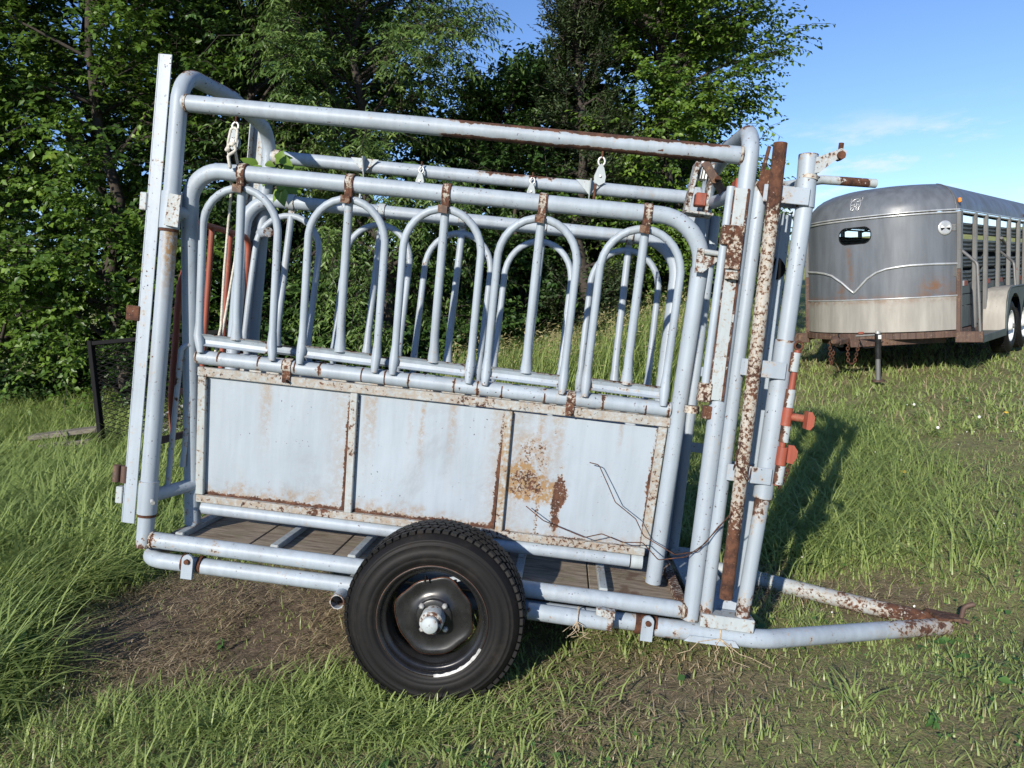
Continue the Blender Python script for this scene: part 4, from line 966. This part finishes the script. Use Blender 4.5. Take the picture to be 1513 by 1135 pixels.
# chassis
fr = MB()
for k in range(24):
    t0, t1 = -1 + k / 12, -1 + (k + 1) / 12; x0, y0 = nose(t0, .012); x1, y1 = nose(t1, .012); fr.bar((x0, y0 + .02, .04), (x1, y1 + .02, .04), .075, .05, (0, 0, 1), .002)
for x in (-.03, -TWd + .03): fr.bar((x, 0, .03), (x, TLn, .03), .10, .05, (0, 0, 1), .003)
fr.bar((-TWd, TLn, .03), (0, TLn, .03), .10, .05); fr.build('chassis_frame', BROWNP, tr, .1)
tgm = MB(); tgm.bar((-.16, .10, -.03), (-.98, -.78, -.02), .09, .05, (0, 0, 1), .004); tgm.bar((-1.64, .10, -.03), (-1.08, -.78, -.02), .09, .05, (0, 0, 1), .004); tgm.build('tongue_frame', BROWNP, tr, .12)
MB().box((-.9, TLn / 2, .06), (TWd - .08, TLn, .03), None, .003).build('deck', FLOORM, tr)
cp = MB(); cp.box((-1.03, -.92, .02), (.10, .30, .07), None, .01); cp.tube([(-1.03, -1.07, .03), (-1.03, -1.12, .045), (-1.03, -1.16, .035)], [.05, .056, .03], 12); cp.build('coupler', BROWNP, tr, .1)
MB().tube([(-1.03, -.98, .06), (-1.03, -1.02, .11), (-1.02, -.97, .12)], .008, 8).build('coupler_latch', BLACK, tr)
for x, dz, dd in ((-1.13, -.25, .02), (-.92, -.24, .09)):
    chain_mb(fillet([(x, -.96, .06), (x - .01, -.985, -.05), (x, -1.0, dz), (x + dd * .7, -.99, dz - .01), (x + dd, -.95, -.08), (x + dd, -.9, .0)], .03, 4), .042, .0055, .016).build('safety_chain', RUST, tr)
MB().tube(fillet([(-.86, -.80, .03), (-.80, -.84, -.07), (-.68, -.80, -.06), (-.62, -.70, .0)], .05), .006, 6).build('brake_cable', BLACK, tr)
jk = MB().tube([(-.66, -.76, .10), (-.66, -.76, -.20)], .036, 16).build('jack', BLACK_STEEL, tr)
MB().tube([(-.66, -.76, -.20), (-.66, -.76, -.47)], .028, 14).build('jack_leg', GALV, jk)
MB().tube([(-.66, -.76, -.455), (-.66, -.76, -.475)], .075, 16).build('jack_foot', BROWNP, jk)
MB().tube([(-.66, -.76, .10), (-.66, -.76, .13)], .028, 14).build('jack_cap', STEEL, jk)
MB().box((-.63, -.785, .06), (.035, .02, .05), None, .003).build('jack_sticker', WHITE, jk)
MB().tube([(-.68, -.76, .085), (-.90, -.80, .075)], .014, 10).build('jack_pin', GALV, jk)
MB().box((-.84, -.80, .11), (.06, .04, .03), None, .008).build('hitch_cap', REDP, tr)
# side walls: posts, corrugated slats with open gaps, kick panels
PY = [.03, .72, 1.28, 1.98, 2.63, 3.26, 3.71, 4.3, 4.87]
for sx, x in ((1, 0), (-1, -TWd)):
    for y in PY: MB().box((x + sx * .012, y, .775), (.05, .055, 1.43), None, .006).build('wall_post', GALV, tr, None)
    for z0, z1 in ((1.228, 1.370), (1.022, 1.172), (.824, .956), (.640, .786)):
        m = MB(); k = 3; prof = []
        for j in range(25): s = j / 24; prof.append((.012 * math.sin(s * math.pi * 2 * k - 1.2), z0 + (z1 - z0) * s))
        Vv = [(x - sx * .03 + sx * a, y, z) for y in (0.0, TLn) for a, z in prof]; q = len(prof)
        m.add(Vv, [(i, i + 1, q + i + 1, q + i) if sx < 0 else (i, q + i, q + i + 1, i + 1) for i in range(q - 1)], True)
        m.build('wall_slat', GREY_FLAT, tr)
    for z0, z1 in ((.50, .638), (.36, .498), (.09, .358)): MB().box((x - sx * .028, TLn / 2, (z0 + z1) / 2), (.012, TLn, z1 - z0 - .008), None, .003).build('kick_panel', GREY_FLAT, tr)
    for y in (.36, 1.52, 2.25, 3.5):
        MB().box((x - sx * .018, y - .09, .632), (.004, .17, .062), None, .001).build('reflector', WHITE, tr)
        MB().box((x - sx * .018, y + .085, .632), (.0042, .17, .062), None, .001).build('reflector', REDP, tr)
    MB().box((x + sx * .01, .0, .41), (.05, .05, .80), None, .006, .1).build('corner_post', BROWNP, tr); MB().box((x + sx * .01, .0, 1.145), (.05, .05, .67), None, .006).build('corner_post', GALV, tr)
    # running board, fender, grab rails, wheels
    MB().box((x + sx * .125, .62, -.02), (.25, 1.22, .03), None, .004).build('running_board', GREY_FLAT, tr)
    MB().box((x + sx * .13, -.02, .0), (.29, .05, .13), None, .006).build('step_front', BROWNP, tr)
    MB().box((x + sx * .262, .62, -.03), (.02, 1.22, .09), None, .004).build('board_edge', GREY_FLAT, tr)
    m = MB(); arc = [(1.235, -.02), (1.235, .18), (1.27, .36), (1.35, .48), (1.48, .535), (1.75, .545), (2.3, .545), (2.7, .545), (2.93, .53), (3.05, .45), (3.12, .25), (3.12, -.02)]
    Vv = [(xx, y, z) for xx in (x, x + sx * .265) for y, z in arc]; q = len(arc); m.add(Vv, [(i, i + 1, q + i + 1, q + i) if sx < 0 else (i, q + i, q + i + 1, i + 1) for i in range(q - 1)], True)
    m.build('fender', ALU, tr)
    m = MB(); m.tube(fillet([(x + sx * .265, y, z) for y, z in arc], .05, 3), .012, 8)
    so_ = [(y, z - .045 if 1.3 < y < 3.1 else z) for y, z in arc]
    # fender side skirt with two round cut-outs
    top = [(y, z) for y, z in arc]; low = []
    for y, z in arc:
        d = min(abs(y - 1.74), abs(y - 2.56)); low.append((y, min(z, max(z - .11, .04 + (math.sqrt(max(0, .40 ** 2 - d * d)) if d < .40 else -.06)))))
    yy = np.linspace(1.24, 3.115, 60); zt = np.interp(yy, [a for a, b in arc], [b for a, b in arc]); Vv = []
    for y, z in zip(yy, zt):
        d = min(abs(y - 1.74), abs(y - 2.56)); zl = .05 + math.sqrt(max(0, .405 ** 2 - d * d)) if d < .405 else .0
        Vv += [(x + sx * .266, y, z), (x + sx * .266, y, min(z - .01, zl))]
    m.add(Vv, [(2 * i, 2 * i + 2, 2 * i + 3, 2 * i + 1) for i in range(59)], True); m.build('fender_skirt', GREY_FLAT, tr)
    MB().tube(fillet([(x + sx * .03, .05, 1.02), (x + sx * .20, .0, .86), (x + sx * .245, -.02, .0)], .09), .019, 10, True, .1, lambda p, n: .5 * float(1 - sst(p[2], .35, .7))).build('grab_rail', GALV if sx > 0 else BROWNP, tr)
    MB().tube(fillet([(x + sx * .03, 2.02, 1.02), (x + sx * .22, 1.86, .86), (x + sx * .245, 1.84, .54)], .08), .017, 10).build('grab_rail', GALV, tr)
    for yw in (1.74, 2.56):
        c = np.array([x + sx * .215, yw, .015]); ax = np.array([sx, 0, 0.])
        w = thing('wheel', None, None); w.parent = tr
        MB().lathe([(.20, .0), (.23, .02), (.29, .02), (.335, 0), (.352, -.03), (.355, -.10), (.352, -.16), (.33, -.19), (.25, -.20)], c, ax, 48).build('tyre', RUBBER, w)
        t = MB()
        for k in range(44):
            a = 2 * math.pi * k / 44
            for h in (-.035, -.095, -.155):
                e = np.array([0, math.cos(a + h * 2), math.sin(a + h * 2)]); t.box(c + ax * h + e * .355, (.012, .036, .042), np.array([e, np.cross(ax, e), ax]), .001)
        o = t.build('tread', RUBBER, w); o['kind'] = 'stuff'
        MB().lathe([(.208, -.005), (.212, .008), (.195, .008), (.185, -.03), (.17, -.06), (.10, -.05), (.06, -.035), (.06, .01), (.04, .03), (.001, .03)], c, ax, 40).build('rim', WHITE, w)
        MB().tube([c + ax * .02, c + ax * .05], .032, 12).build('hub', GALV, w)
MB().tube([(.05, 2.20, 1.13), (.06, 2.0, 1.17), (.06, 1.93, 1.20)], .02, 8).build('side_latch', GALV, tr)
MB().box((-.9, TLn - .02, .62), (TWd, .02, 1.1), None, .003).build('rear_gate', GREY_FLAT, tr)
MB().box((-.9, 2.6, .62), (TWd - .1, .03, 1.0), None, .003).build('divider_gate', GREY_FLAT, tr)
for x in (-1.5, -.9, -.3): MB().box((x, TLn - .02, 1.36), (.04, .03, .40), None, .003).build('rear_bar', GREY_FLAT, tr)
for y in PY[1:-1]: MB().tube([(-TWd + .02, y, 1.46), (-.9, y, 1.74), (-.02, y, 1.46)], .015, 6).build('roof_bow', GALV, tr)

#@@SCRAP
def Gp(x, y, dz=0): return np.array([x, y, float(gz(x, y)) + dz])
# black mesh ramp gate standing on its edge left of the chute
gt = thing('mesh_ramp_gate', 'black framed expanded-mesh gate standing in the long grass at left', 'gate')
p0 = np.array([-4.56, 8.40, float(gz(-4.6, 8.4)) - .03]); ux = nrm(np.array([1., -.02, 0.03])); uz = nrm(np.array([-.045, .1, 1.]))
GW, GH = 1.75, 1.30; un = nrm(np.cross(ux, uz))
q = lambda a, b, o=0: p0 + ux * a + uz * b + un * o
for a, b, c, d in ((0, 0, 0, GH), (GW, 0, GW, GH), (0.03, GH - .03, GW - .03, GH - .03), (0.03, .05, GW - .03, .05)): MB().bar(q(a, b), q(c, d), .085, .045, un, .004).build('gate_bar', BLACK, gt)
m = MB(); k = 0
for i in range(46):
    b = .06 + i * (GH - .1) / 46
    pts = [q(.03 + j * (GW - .06) / 22, b + .013 * (1 if (j + i) % 2 else -1), .006 * (j % 2)) for j in range(23)]
    m.tube(pts, .0042, 4, False)
o = m.build('expanded_mesh', BLACK, gt); o['kind'] = 'stuff'
MB().bar(q(.02, .0, .04), q(.16, -.06, .25), .06, .05, un, .004).build('gate_foot', BLACK, gt)
# second mesh piece lying flat behind the gate
mt = thing('mesh_sheet', 'pale rusted mesh panel lying flat behind the black gate', 'mesh panel')
p1 = Gp(-4.3, 8.75, .16); ax1, ay1 = nrm(np.array([1., .1, 0])), nrm(np.array([0, 1., .14]))
for a, b, c, d in ((0, 0, 1.5, 0), (0, 1.1, 1.5, 1.1), (0, .03, 0, 1.07), (1.5, .03, 1.5, 1.07)): MB().bar(p1 + ax1 * a + ay1 * b, p1 + ax1 * c + ay1 * d, .04, .04).build('panel_bar', PAINT_OLD, mt, .3)
m = MB()
for i in range(34):
    for s in (-1, 1):
        a = i * .05 - .1; e0, e1 = np.array([a, 0]), np.array([a + s * .5, 1.1])
        t0 = 0.0; P0 = np.clip(e0[0], 0, 1.5); P1 = np.clip(e1[0], 0, 1.5)
        m.tube([p1 + ax1 * P0 + ay1 * .0, p1 + ax1 * P1 + ay1 * 1.1], .005, 4, False)
o = m.build('panel_mesh', PAINT_RUSTY, mt); o['kind'] = 'stuff'
for lb, x, y, l, a, dz, w_ in (('wide grey weathered board sloping out of the grass by the mesh gate', -5.02, 8.55, .72, .25, .24, .24), ('dark narrow board lying beside the gate foot', -4.9, 8.3, .55, .05, .16, .12)):
    d = np.array([math.cos(a), math.sin(a), .04]); c = Gp(x, y, dz); m = MB().bar(c - d * l / 2, c + d * l / 2, .05, w_, (0, 0, 1), .006); o = m.build('weathered_board', WOOD); tag(o, lb, 'board')
st_ = MB().tube([Gp(-4.9, 8.2, .34), Gp(-4.78, 8.17, .18), Gp(-4.66, 8.12, .05)], .007, 8); tag(st_.build('leaning_stick', WOOD), 'thin grey stick leaning on the foot of the mesh gate', 'stick')

#@@GRASS
def blades(name, x, y, h, w, az, bend, tint, mat, label, seg=3):
    """flat tapering blades: seg rows of two verts and a tip"""
    n = len(x); z = gz(x, y) - .01; nv = 2 * seg + 1
    dx, dy = np.cos(az), np.sin(az); sxv, syv = -dy, dx
    ts = [0, .4, .75, 1.0] if seg == 3 else [0, .5, 1.0]; V = np.zeros((n, nv, 3)); vi = 0
    ws = [1, .85, .5] if seg == 3 else [1, .7]
    for k, t in enumerate(ts):
        out_ = bend * h * t ** 1.8; zz = z + h * np.maximum(t - .42 * bend * bend * t ** 2.2, .18 * t)
        cx_, cy_ = x + dx * out_, y + dy * out_
        if k < seg:
            for s in (-1, 1): V[:, vi, 0] = cx_ + s * sxv * w * ws[k] / 2; V[:, vi, 1] = cy_ + s * syv * w * ws[k] / 2; V[:, vi, 2] = zz; vi += 1
        else: V[:, vi, 0] = cx_; V[:, vi, 1] = cy_; V[:, vi, 2] = zz
    b = (np.arange(n) * nv)[:, None]
    T = [[0, 1, 3], [0, 3, 2], [2, 3, 5], [2, 5, 4], [4, 5, 6]] if seg == 3 else [[0, 1, 3], [0, 3, 2], [2, 3, 4]]
    F = np.concatenate([b + np.array([t]) for t in T])
    o = mesh_np(name, V.reshape(-1, 3), F, mat, None, np.repeat(tint, nv))
    return tag(o, label, None, None, 'stuff')
def scatter(n, xr, yr, dens, seed):
    g = np.random.default_rng(seed); x = g.uniform(*xr, n); y = g.uniform(*yr, n); k = g.random(n) < dens(x, y); return x[k], y[k], g
def inview(x, y, m=.12):
    return 1 - .78 * sst(np.abs(x) / np.maximum(y, .1), .70 + m, .85 + m)      # thinner where only a side step would show it
def lushf(x, y):
    """0 short dry turf .. 1 long lush grass"""
    left = (1 - sst(x + .35 * (y - 5), -2.6, -1.5)) * sst(y, 4.3, 5.0)
    left = np.maximum(left, .9 * (1 - sst(x + .5 * (fbm(x, y, 2.2, 2) - .5), -2.45, -2.0)) * sst(y, 2.3, 3.0))
    fl = (1 - sst(x, -1.2, .2)) * (1 - sst(y, 2.9, 3.4)) * .5
    return np.clip(left + fl + .25 * (fbm(x, y, 1.3, 3) - .5), 0, 1)
def clumps(x, y, g, sc=7): return fbm(x, y, sc, 2)

# short turf, near
x, y, g = scatter(290000, (-6.5, 7.0), (1.5, 7.2), lambda x, y: inview(x, y) * np.clip(1.05 - mudf(x, y) * 1.25, .03, 1) * np.clip(.45 + 1.3 * (fbm(x, y, 3.1, 3) - .25), .52, 1) * np.clip(4.2 / (y + .6), .3, 1), 101)
lu = lushf(x, y); cl = clumps(x, y, g, 6)
h = (.022 + .035 * g.random(len(x)) + .05 * sst(cl, .5, .75) * g.random(len(x))) * (1 + 1.5 * lu)
dry = g.random(len(x)) < np.clip(.40 - .4 * lu + 1.3 * (fbm(x, y, 1.1, 3) - .5), .04, .8)
tint = np.clip(.25 + .5 * g.random(len(x)) + .5 * (cl - .5), 0, .97)
k = ~dry; blades('grass', x[k], y[k], h[k], .0045 + .004 * g.random(k.sum()), g.uniform(0, 6.283, k.sum()), .4 + .7 * g.random(k.sum()), tint[k], GRASS_M, 'short mown pasture grass around the chute')
k = dry; blades('dry_grass', x[k], y[k], h[k] * .75, .003 + .003 * g.random(k.sum()), g.uniform(0, 6.283, k.sum()), .9 + .8 * g.random(k.sum()), g.random(k.sum()) ** 1.6, DRY_M, 'dead brown grass blades mixed through the turf')
# fine thatch: tiny dead and green blades close to the soil
x, y, g = scatter(280000, (-5.6, 6.4), (1.7, 6.6), lambda x, y: inview(x, y) * np.clip(1.0 - .75 * mudf(x, y), .2, 1) * np.clip(3.4 / (y + .4), .25, 1) * (lushf(x, y) < .45), 131)
n = len(x); dr = g.random(n) < np.clip(.55 + 1.2 * (fbm(x, y, 1.1, 3) - .5), .25, .9); hh = .012 + .022 * g.random(n)
k = dr; blades('dry_grass', x[k], y[k], hh[k], .0022 + .002 * g.random(k.sum()), g.uniform(0, 6.283, k.sum()), 1.2 + 1.2 * g.random(k.sum()), g.random(k.sum()) ** 1.3, DRY_M, 'fine dead thatch close to the soil', seg=2)
k = ~dr; blades('grass', x[k], y[k], hh[k], .0030 + .002 * g.random(k.sum()), g.uniform(0, 6.283, k.sum()), .7 + .9 * g.random(k.sum()), np.clip(.2 + .7 * g.random(k.sum()), 0, .97), GRASS_M, 'fine short green blades close to the soil', seg=2)
# broad lush tufts in the foreground and right
g = np.random.default_rng(7); cxs = g.uniform(-5.2, 7, 2600); cys = g.uniform(2.1, 9.0, 2600)
keep = (g.random(2600) < inview(cxs, cys)) & (mudf(cxs, cys) < .35) & (g.random(2600) < np.clip(.12 + 1.6 * (fbm(cxs, cys, .8, 3) - .46) + 1.0 * lushf(cxs, cys), .03, 1)); cxs, cys = cxs[keep], cys[keep]
nb = 24; x = np.repeat(cxs, nb) + g.normal(size=len(cxs) * nb) * .035; y = np.repeat(cys, nb) + g.normal(size=len(cxs) * nb) * .035
sz = np.repeat(.06 + .08 * g.random(len(cxs)) + .12 * lushf(cxs, cys), nb); hh = sz * (.5 + .7 * g.random(len(x)))
blades('grass', x, y, hh, .006 + .004 * g.random(len(x)), np.arctan2(y - np.repeat(cys, nb), x - np.repeat(cxs, nb)) + g.normal(size=len(x)) * .7, .75 + .8 * g.random(len(x)), np.clip(np.repeat(g.random(len(cxs)), nb) * .5 + .45 * g.random(len(x)), 0, .95), GRASS_M, 'broad-bladed green tufts standing above the turf')
# long leaning grass at left
x, y, g = scatter(84000, (-8.5, -.6), (2.3, 10.6), lambda x, y: inview(x, y) * (lushf(x, y) > .56) * np.clip(1.1 - mudf(x, y) * 1.5, 0, 1) * np.clip(5.5 / y, .35, 1), 103)
lu = lushf(x, y); hh = (.12 + .34 * g.random(len(x))) * (.45 + .65 * lu); waz = fbm(x, y, 1.6, 3) * 9 - 3.6
blades('long_grass', x, y, hh, (.0075 + .007 * g.random(len(x))) * (1 + y * .05), waz + g.normal(size=len(x)) * .8, .6 + .8 * g.random(len(x)), np.clip(.05 + .5 * g.random(len(x)) + .8 * (fbm(x, y, 4, 2) - .3), 0, .96), GRASS_M, 'long lush grass leaning over at the left')
# shaded tuft beside and behind the chute nose, and under it
x, y, g = scatter(60000, (-1.6, 3.4), (2.8, 7.6), lambda x, y: np.clip(1 - mudf(x, y) * 1.4, .0, 1) * np.exp(-(((x - 1.2 - .38 * (y - 3.6)) / .95) ** 2)) * sst(y, 3.6, 4.2), 105)
blades('long_grass', x, y, .10 + .20 * g.random(len(x)), .006 + .005 * g.random(len(x)), g.uniform(0, 6.283, len(x)), .6 + .7 * g.random(len(x)), np.clip(.15 + .7 * g.random(len(x)), 0, .95), GRASS_M, 'unmown grass growing behind the head gate')
# grass round the tyre
g = np.random.default_rng(9); x = np.concatenate([g.normal(-.35, .30, 700), g.normal(-.95, .35, 1200)]); y = np.concatenate([g.normal(2.68, .08, 700), g.normal(2.78, .16, 1200)])
blades('long_grass', x, y, .05 + .11 * g.random(len(x)), .005 + .004 * g.random(len(x)), g.normal(.2, 1.4, len(x)), .8 + .8 * g.random(len(x)), np.clip(.2 + .75 * g.random(len(x)), 0, .95), GRASS_M, 'fresh grass growing up round the foot of the tyre')
# far turf
x, y, g = scatter(155000, (-11, 19), (6.6, 22), lambda x, y: inview(x, y) * np.clip(8.0 / y, .25, 1) * ((x > -2.2) | (y < 11.5)), 107)
cl = fbm(x, y, 2.2, 3); hh = (.05 + .09 * g.random(len(x))) * (.7 + .9 * cl)
dry = g.random(len(x)) < .16 + .5 * (fbm(x, y, .6, 3) - .5)
k = ~dry; blades('grass', x[k], y[k], hh[k], .010 + .010 * g.random(k.sum()), g.uniform(0, 6.283, k.sum()), .5 + .7 * g.random(k.sum()), np.clip(.3 + .4 * g.random(k.sum()) + .6 * (cl[k] - .45), 0, .96), GRASS_M, 'short pasture grass around the trailer')
k = dry; blades('dry_grass', x[k], y[k], hh[k], .008 + .006 * g.random(k.sum()), g.uniform(0, 6.283, k.sum()), .6 + .7 * g.random(k.sum()), g.random(k.sum()) ** 1.4, DRY_M, 'bleached grass blades among the pasture')
# tall seeding grass in front of the trees
x, y, g = scatter(44000, (-.9, 4.6), (8.6, 13.4), lambda x, y: sst(y, 8.6, 10) * (1 - sst(x - (y - 9) * .25, 2.4, 3.2)) * np.clip(.5 + fbm(x, y, 1.4, 2), 0, 1), 109)
hh = (.34 + .55 * g.random(len(x))) * (1 + .45 * sst(x, .6, 2.0)); blades('long_grass', x, y, hh, .011 + .008 * g.random(len(x)), g.normal(.3, .9, len(x)), .35 + .5 * g.random(len(x)), np.clip(.15 + .75 * g.random(len(x)), 0, .94), GRASS_M, 'tall seeding grass in front of the trees')
k = g.random(len(x)) < .045; xs_, ys_, h2 = x[k], y[k], hh[k] * 1.12
rep = 7; X2 = np.repeat(xs_, rep) + g.normal(size=k.sum() * rep) * .035 + .12; Y2 = np.repeat(ys_, rep) + g.normal(size=k.sum() * rep) * .03; Z2 = np.repeat(gz(xs_, ys_) + h2 * .82, rep) + g.uniform(-.08, .1, k.sum() * rep)
V, F, tt = leaf_quads(np.stack([X2, Y2, Z2], 1), g.normal(size=(len(X2), 3)) * .5 + np.array([.5, 0, .2]), g.normal(size=(len(X2), 3)), np.full(len(X2), .06), np.full(len(X2), .016), g.random(len(X2)))
tag(mesh_np('seed_heads', V, F, SEED_M, None, tt), 'straw coloured seed heads over the tall grass', None, None, 'stuff')
# shade grass under the trees at left
x, y, g = scatter(26000, (-10, -1.2), (9.4, 13), lambda x, y: inview(x, y, .2), 111)
blades('long_grass', x, y, .15 + .35 * g.random(len(x)), .011 + .008 * g.random(len(x)), g.uniform(0, 6.283, len(x)), .5 + .6 * g.random(len(x)), .1 + .6 * g.random(len(x)), GRASS_M, 'shaded grass along the foot of the trees')
# small round-leaved clover and plantain low in the turf
x, y, g = scatter(60000, (-4.2, 5.2), (2.0, 8.5), lambda x, y: inview(x, y) * np.clip(1.6 * (fbm(x, y, 1.9, 3) - .42), 0, 1) * np.clip(1 - 1.2 * mudf(x, y), 0, 1) * np.clip(4 / y, .3, 1), 141)
n = len(x); L_ = .010 + .014 * g.random(n) + .03 * (g.random(n) < .04); az = g.uniform(0, 6.283, n)
V, F, tt = leaf_quads(np.stack([x, y, gz(x, y) + .008 + .03 * g.random(n)], 1), np.stack([np.cos(az), np.sin(az), .3 * g.random(n)], 1), np.stack([.3 * g.normal(size=n), -.35 + .3 * g.normal(size=n), np.ones(n)], 1), L_, L_ * .75, g.random(n))
tag(mesh_np('clover_leaves', V, F, LEAF_W, None, tt), 'small round clover and plantain leaves low in the turf', None, None, 'stuff')
# straw and trampled stems on the bare soil
x, y, g = scatter(90000, (-3.2, 2.6), (2.3, 5.4), lambda x, y: np.clip(mudf(x, y) * 1.1 - .05, 0, 1) * np.clip(.22 + 2.2 * (fbm(x, y, 2.6, 3) - .36), .02, 1), 113)
n = len(x); ln = .02 + .09 * g.random(n) ** 1.6; az = g.normal(.2, 1.0, n); zz = gz(x, y) + .004 + .022 * g.random(n); tl = g.normal(0, .18, n); w_ = .0009 + .0014 * g.random(n)
d = np.stack([np.cos(az), np.sin(az), tl], 1); sd = np.stack([-np.sin(az), np.cos(az), 0 * az], 1); P = np.stack([x, y, zz], 1)
mid = P + d * ln[:, None] * .5 + np.array([0, 0, 1.]) * (ln * .08)[:, None]; e = P + d * ln[:, None] + sd * (ln * g.normal(0, .12, n))[:, None]
V = np.stack([P - sd * w_[:, None], P + sd * w_[:, None], mid + sd * w_[:, None], mid - sd * w_[:, None], e], 1).reshape(-1, 3); b = (np.arange(n) * 5)[:, None]
F = np.concatenate([b + np.array([[0, 1, 2]]), b + np.array([[0, 2, 3]]), b + np.array([[3, 2, 4]])])
tag(mesh_np('straw', V, F, DRY_M, None, np.repeat(g.random(n) ** 1.5, 5)), 'trampled straw over the bare soil by the chute', None, None, 'stuff')
# dead flower stalks standing above the grass
x, y, g = scatter(2600, (-5.5, 9), (2.2, 12), lambda x, y: inview(x, y) * np.clip(3.5 * (fbm(x, y, .9, 3) - .45), .04, 1) * np.clip(1 - mudf(x, y), 0, 1), 151)
blades('dead_stalks', x, y, .10 + .20 * g.random(len(x)) ** 2, .0022 + .0004 * y, g.uniform(0, 6.283, len(x)), .2 + .8 * g.random(len(x)), g.random(len(x)), DRY_M, 'thin dead stalks standing above the grass')
# clods of soil
x, y, g = scatter(9000, (-2.6, 1.6), (2.4, 5.0), lambda x, y: np.clip(mudf(x, y) - .25, 0, 1) * .6, 115)
n = len(x); s = .006 + .042 * g.random(n) ** 4; oc = np.array([[1, 0, 0], [-1, 0, 0], [0, 1, 0], [0, -1, 0], [0, 0, .8], [0, 0, -.8]])
V = (np.stack([x, y, gz(x, y) + s * .2], 1)[:, None] + oc[None] * s[:, None, None] * (.6 + .8 * g.random((n, 6, 1)))).reshape(-1, 3); b = (np.arange(n) * 6)[:, None]
F = np.concatenate([b + np.array([[i]]) for i in ([0, 2, 4], [2, 1, 4], [1, 3, 4], [3, 0, 4], [2, 0, 5], [1, 2, 5], [3, 1, 5], [0, 3, 5])])
SOIL = simple('crumbly_soil', (.10, .072, .05), .95, 0, .35, 40, .6, .1)
tag(mesh_np('soil_clods', V, F, SOIL), 'crumbled soil clods on the trampled ground', None, None, 'stuff')

#@@PLANTS
def weed(label, x, y, s, n, seed):
    g = np.random.default_rng(seed); o = thing('broadleaf_weed', label, 'weed', Matrix.Translation(Gp(x, y))); m = MB()
    for k in range(n):
        a = k * 2.4 + g.normal() * .3; z = s * (.25 + .75 * k / n); top = np.array([.05 * s * math.cos(a), .05 * s * math.sin(a), z])
        d = np.array([math.cos(a), math.sin(a), .15 - .5 * (1 - k / n)]); ln = s * (.55 - .2 * k / n)
        V, F = leaf_shape(top, d, np.array([0.2 * g.normal(), -.3, 1.]), ln, ln * .62, .3 + .3 * g.random())
        mesh_np('leaf', V, F, LEAF_W, o, np.full(len(V), g.random()), 3, True)
    m.tube([(0, 0, 0), (.01, 0, s * .6), (0, .01, s)], [.006, .005, .003], 6).build('stem', LEAF_W, o)
weed('nettle-like broadleaf weed at the left edge of the bare soil', -2.30, 3.40, .16, 12, 1)
weed('low broadleaf weed in the bottom right corner of the turf', 1.36, 2.46, .055, 9, 2)
weed('small dock plant on the bare soil in front of the tail end', -1.42, 3.42, .06, 6, 3)
PUFF = simple('white_fluff', (.75, .74, .70), .9)
def bloom(name, label, x, y, h, yellow):
    o = thing(name, label, 'flower', Matrix.Translation(Gp(x, y)), 'dandelions in the pasture'); MB().tube([(0, 0, 0), (.004, 0, h)], .003, 6).build('stem', LEAF_W, o)
    m = MB()
    if yellow:
        m.lathe([(.001, .004), (.012, .006), (.02, .002), (.008, -.006)], (.004, 0, h), (0, -.3, 1), 12); m.build('petals', YELLOW, o)
    else:
        m.lathe([(.001, .014), (.010, .010), (.014, 0), (.010, -.010), (.001, -.014)], (.004, 0, h), (0, 0, 1), 12); m.build('seed_head', PUFF, o)
BL = [(1350, 598, 0, 'white dandelion seed head on a tall stem farthest toward the trailer'), (1385, 637, 0, 'white dandelion seed head amid the long tufts right of the shadow'), (1446, 626, 0, 'white dandelion seed head near the yellow blooms at the right edge'),
      (1306, 541, 1, 'yellow dandelion flower beside the foot of the trailer jack'), (1334, 703, 1, 'yellow dandelion flower nearest the shadow of the head gate'), (1486, 619, 1, 'yellow dandelion flower by the right edge of the pasture')]
def gpx(px, py):
    d = W @ np.array([(px - 756.5) / 1136, (py - 567.5) / 1136, 1.]); t = 3.0
    for _ in range(60): t += (CAMZ + d[2] * t - float(gz(d[0] * t, d[1] * t)) - .05) / (-d[2] + .02) * .5
    return d[0] * t, d[1] * t
for i, (px, py, ye, lbl) in enumerate(BL):
    x, y = gpx(px, py)
    bloom('yellow_dandelion' if ye else 'dandelion_clock', lbl, x, y, .05 + .03 * (i % 3), ye)
g = np.random.default_rng(21); n = 110; x = g.uniform(1.0, 5.5, n); y = g.uniform(3.4, 8, n)
V, F, tt = leaf_quads(np.stack([x, y, gz(x, y) + .05], 1), g.normal(size=(n, 3)), np.tile([0, -.3, 1.], (n, 1)), np.full(n, .013), np.full(n, .011), np.ones(n))
tag(mesh_np('clover_flowers', V, F, PUFF), 'tiny white clover flowers scattered in the turf', None, None, 'stuff')
# leafy branch reaching in under the near top rail
lb = thing('leafy_branch', 'leafy branch poking in behind the pulley at the tail end', 'branch'); g = np.random.default_rng(31)
CMn = np.array(CM); loc = lambda p: (CMn @ np.array([*p, 1.]))[:3]
bp = [loc((-.1, 2.2, 1.9)), loc((.0, 1.5, 1.80)), loc((.08, .9, 1.74)), loc((.22, .55, 1.70))]; MB().tube(bp, [.012, .008, .005, .002], 6).build('twig', BARK, lb)
for k in range(30):
    t = .35 + .65 * k / 30; f = t * 3; i = min(2, int(f)); p = bp[i] + (bp[i + 1] - bp[i]) * (f - i) + g.normal(size=3) * .05
    ln = .075 * (.7 + .6 * g.random()); V, F = leaf_shape(p, np.array([g.normal(), -.3, -.35 + .5 * g.normal()]), np.array([.2 * g.normal() - .2, -.9, .7]), ln, ln * .75)
    mesh_np('leaf', V, F, LEAF_A, lb, np.full(len(V), .4 + .55 * g.random()), 3, True)
for o in list(bpy.data.objects):
    for k in ('label', 'category'):
        if k in o.keys() and o[k] is None: del o[k]
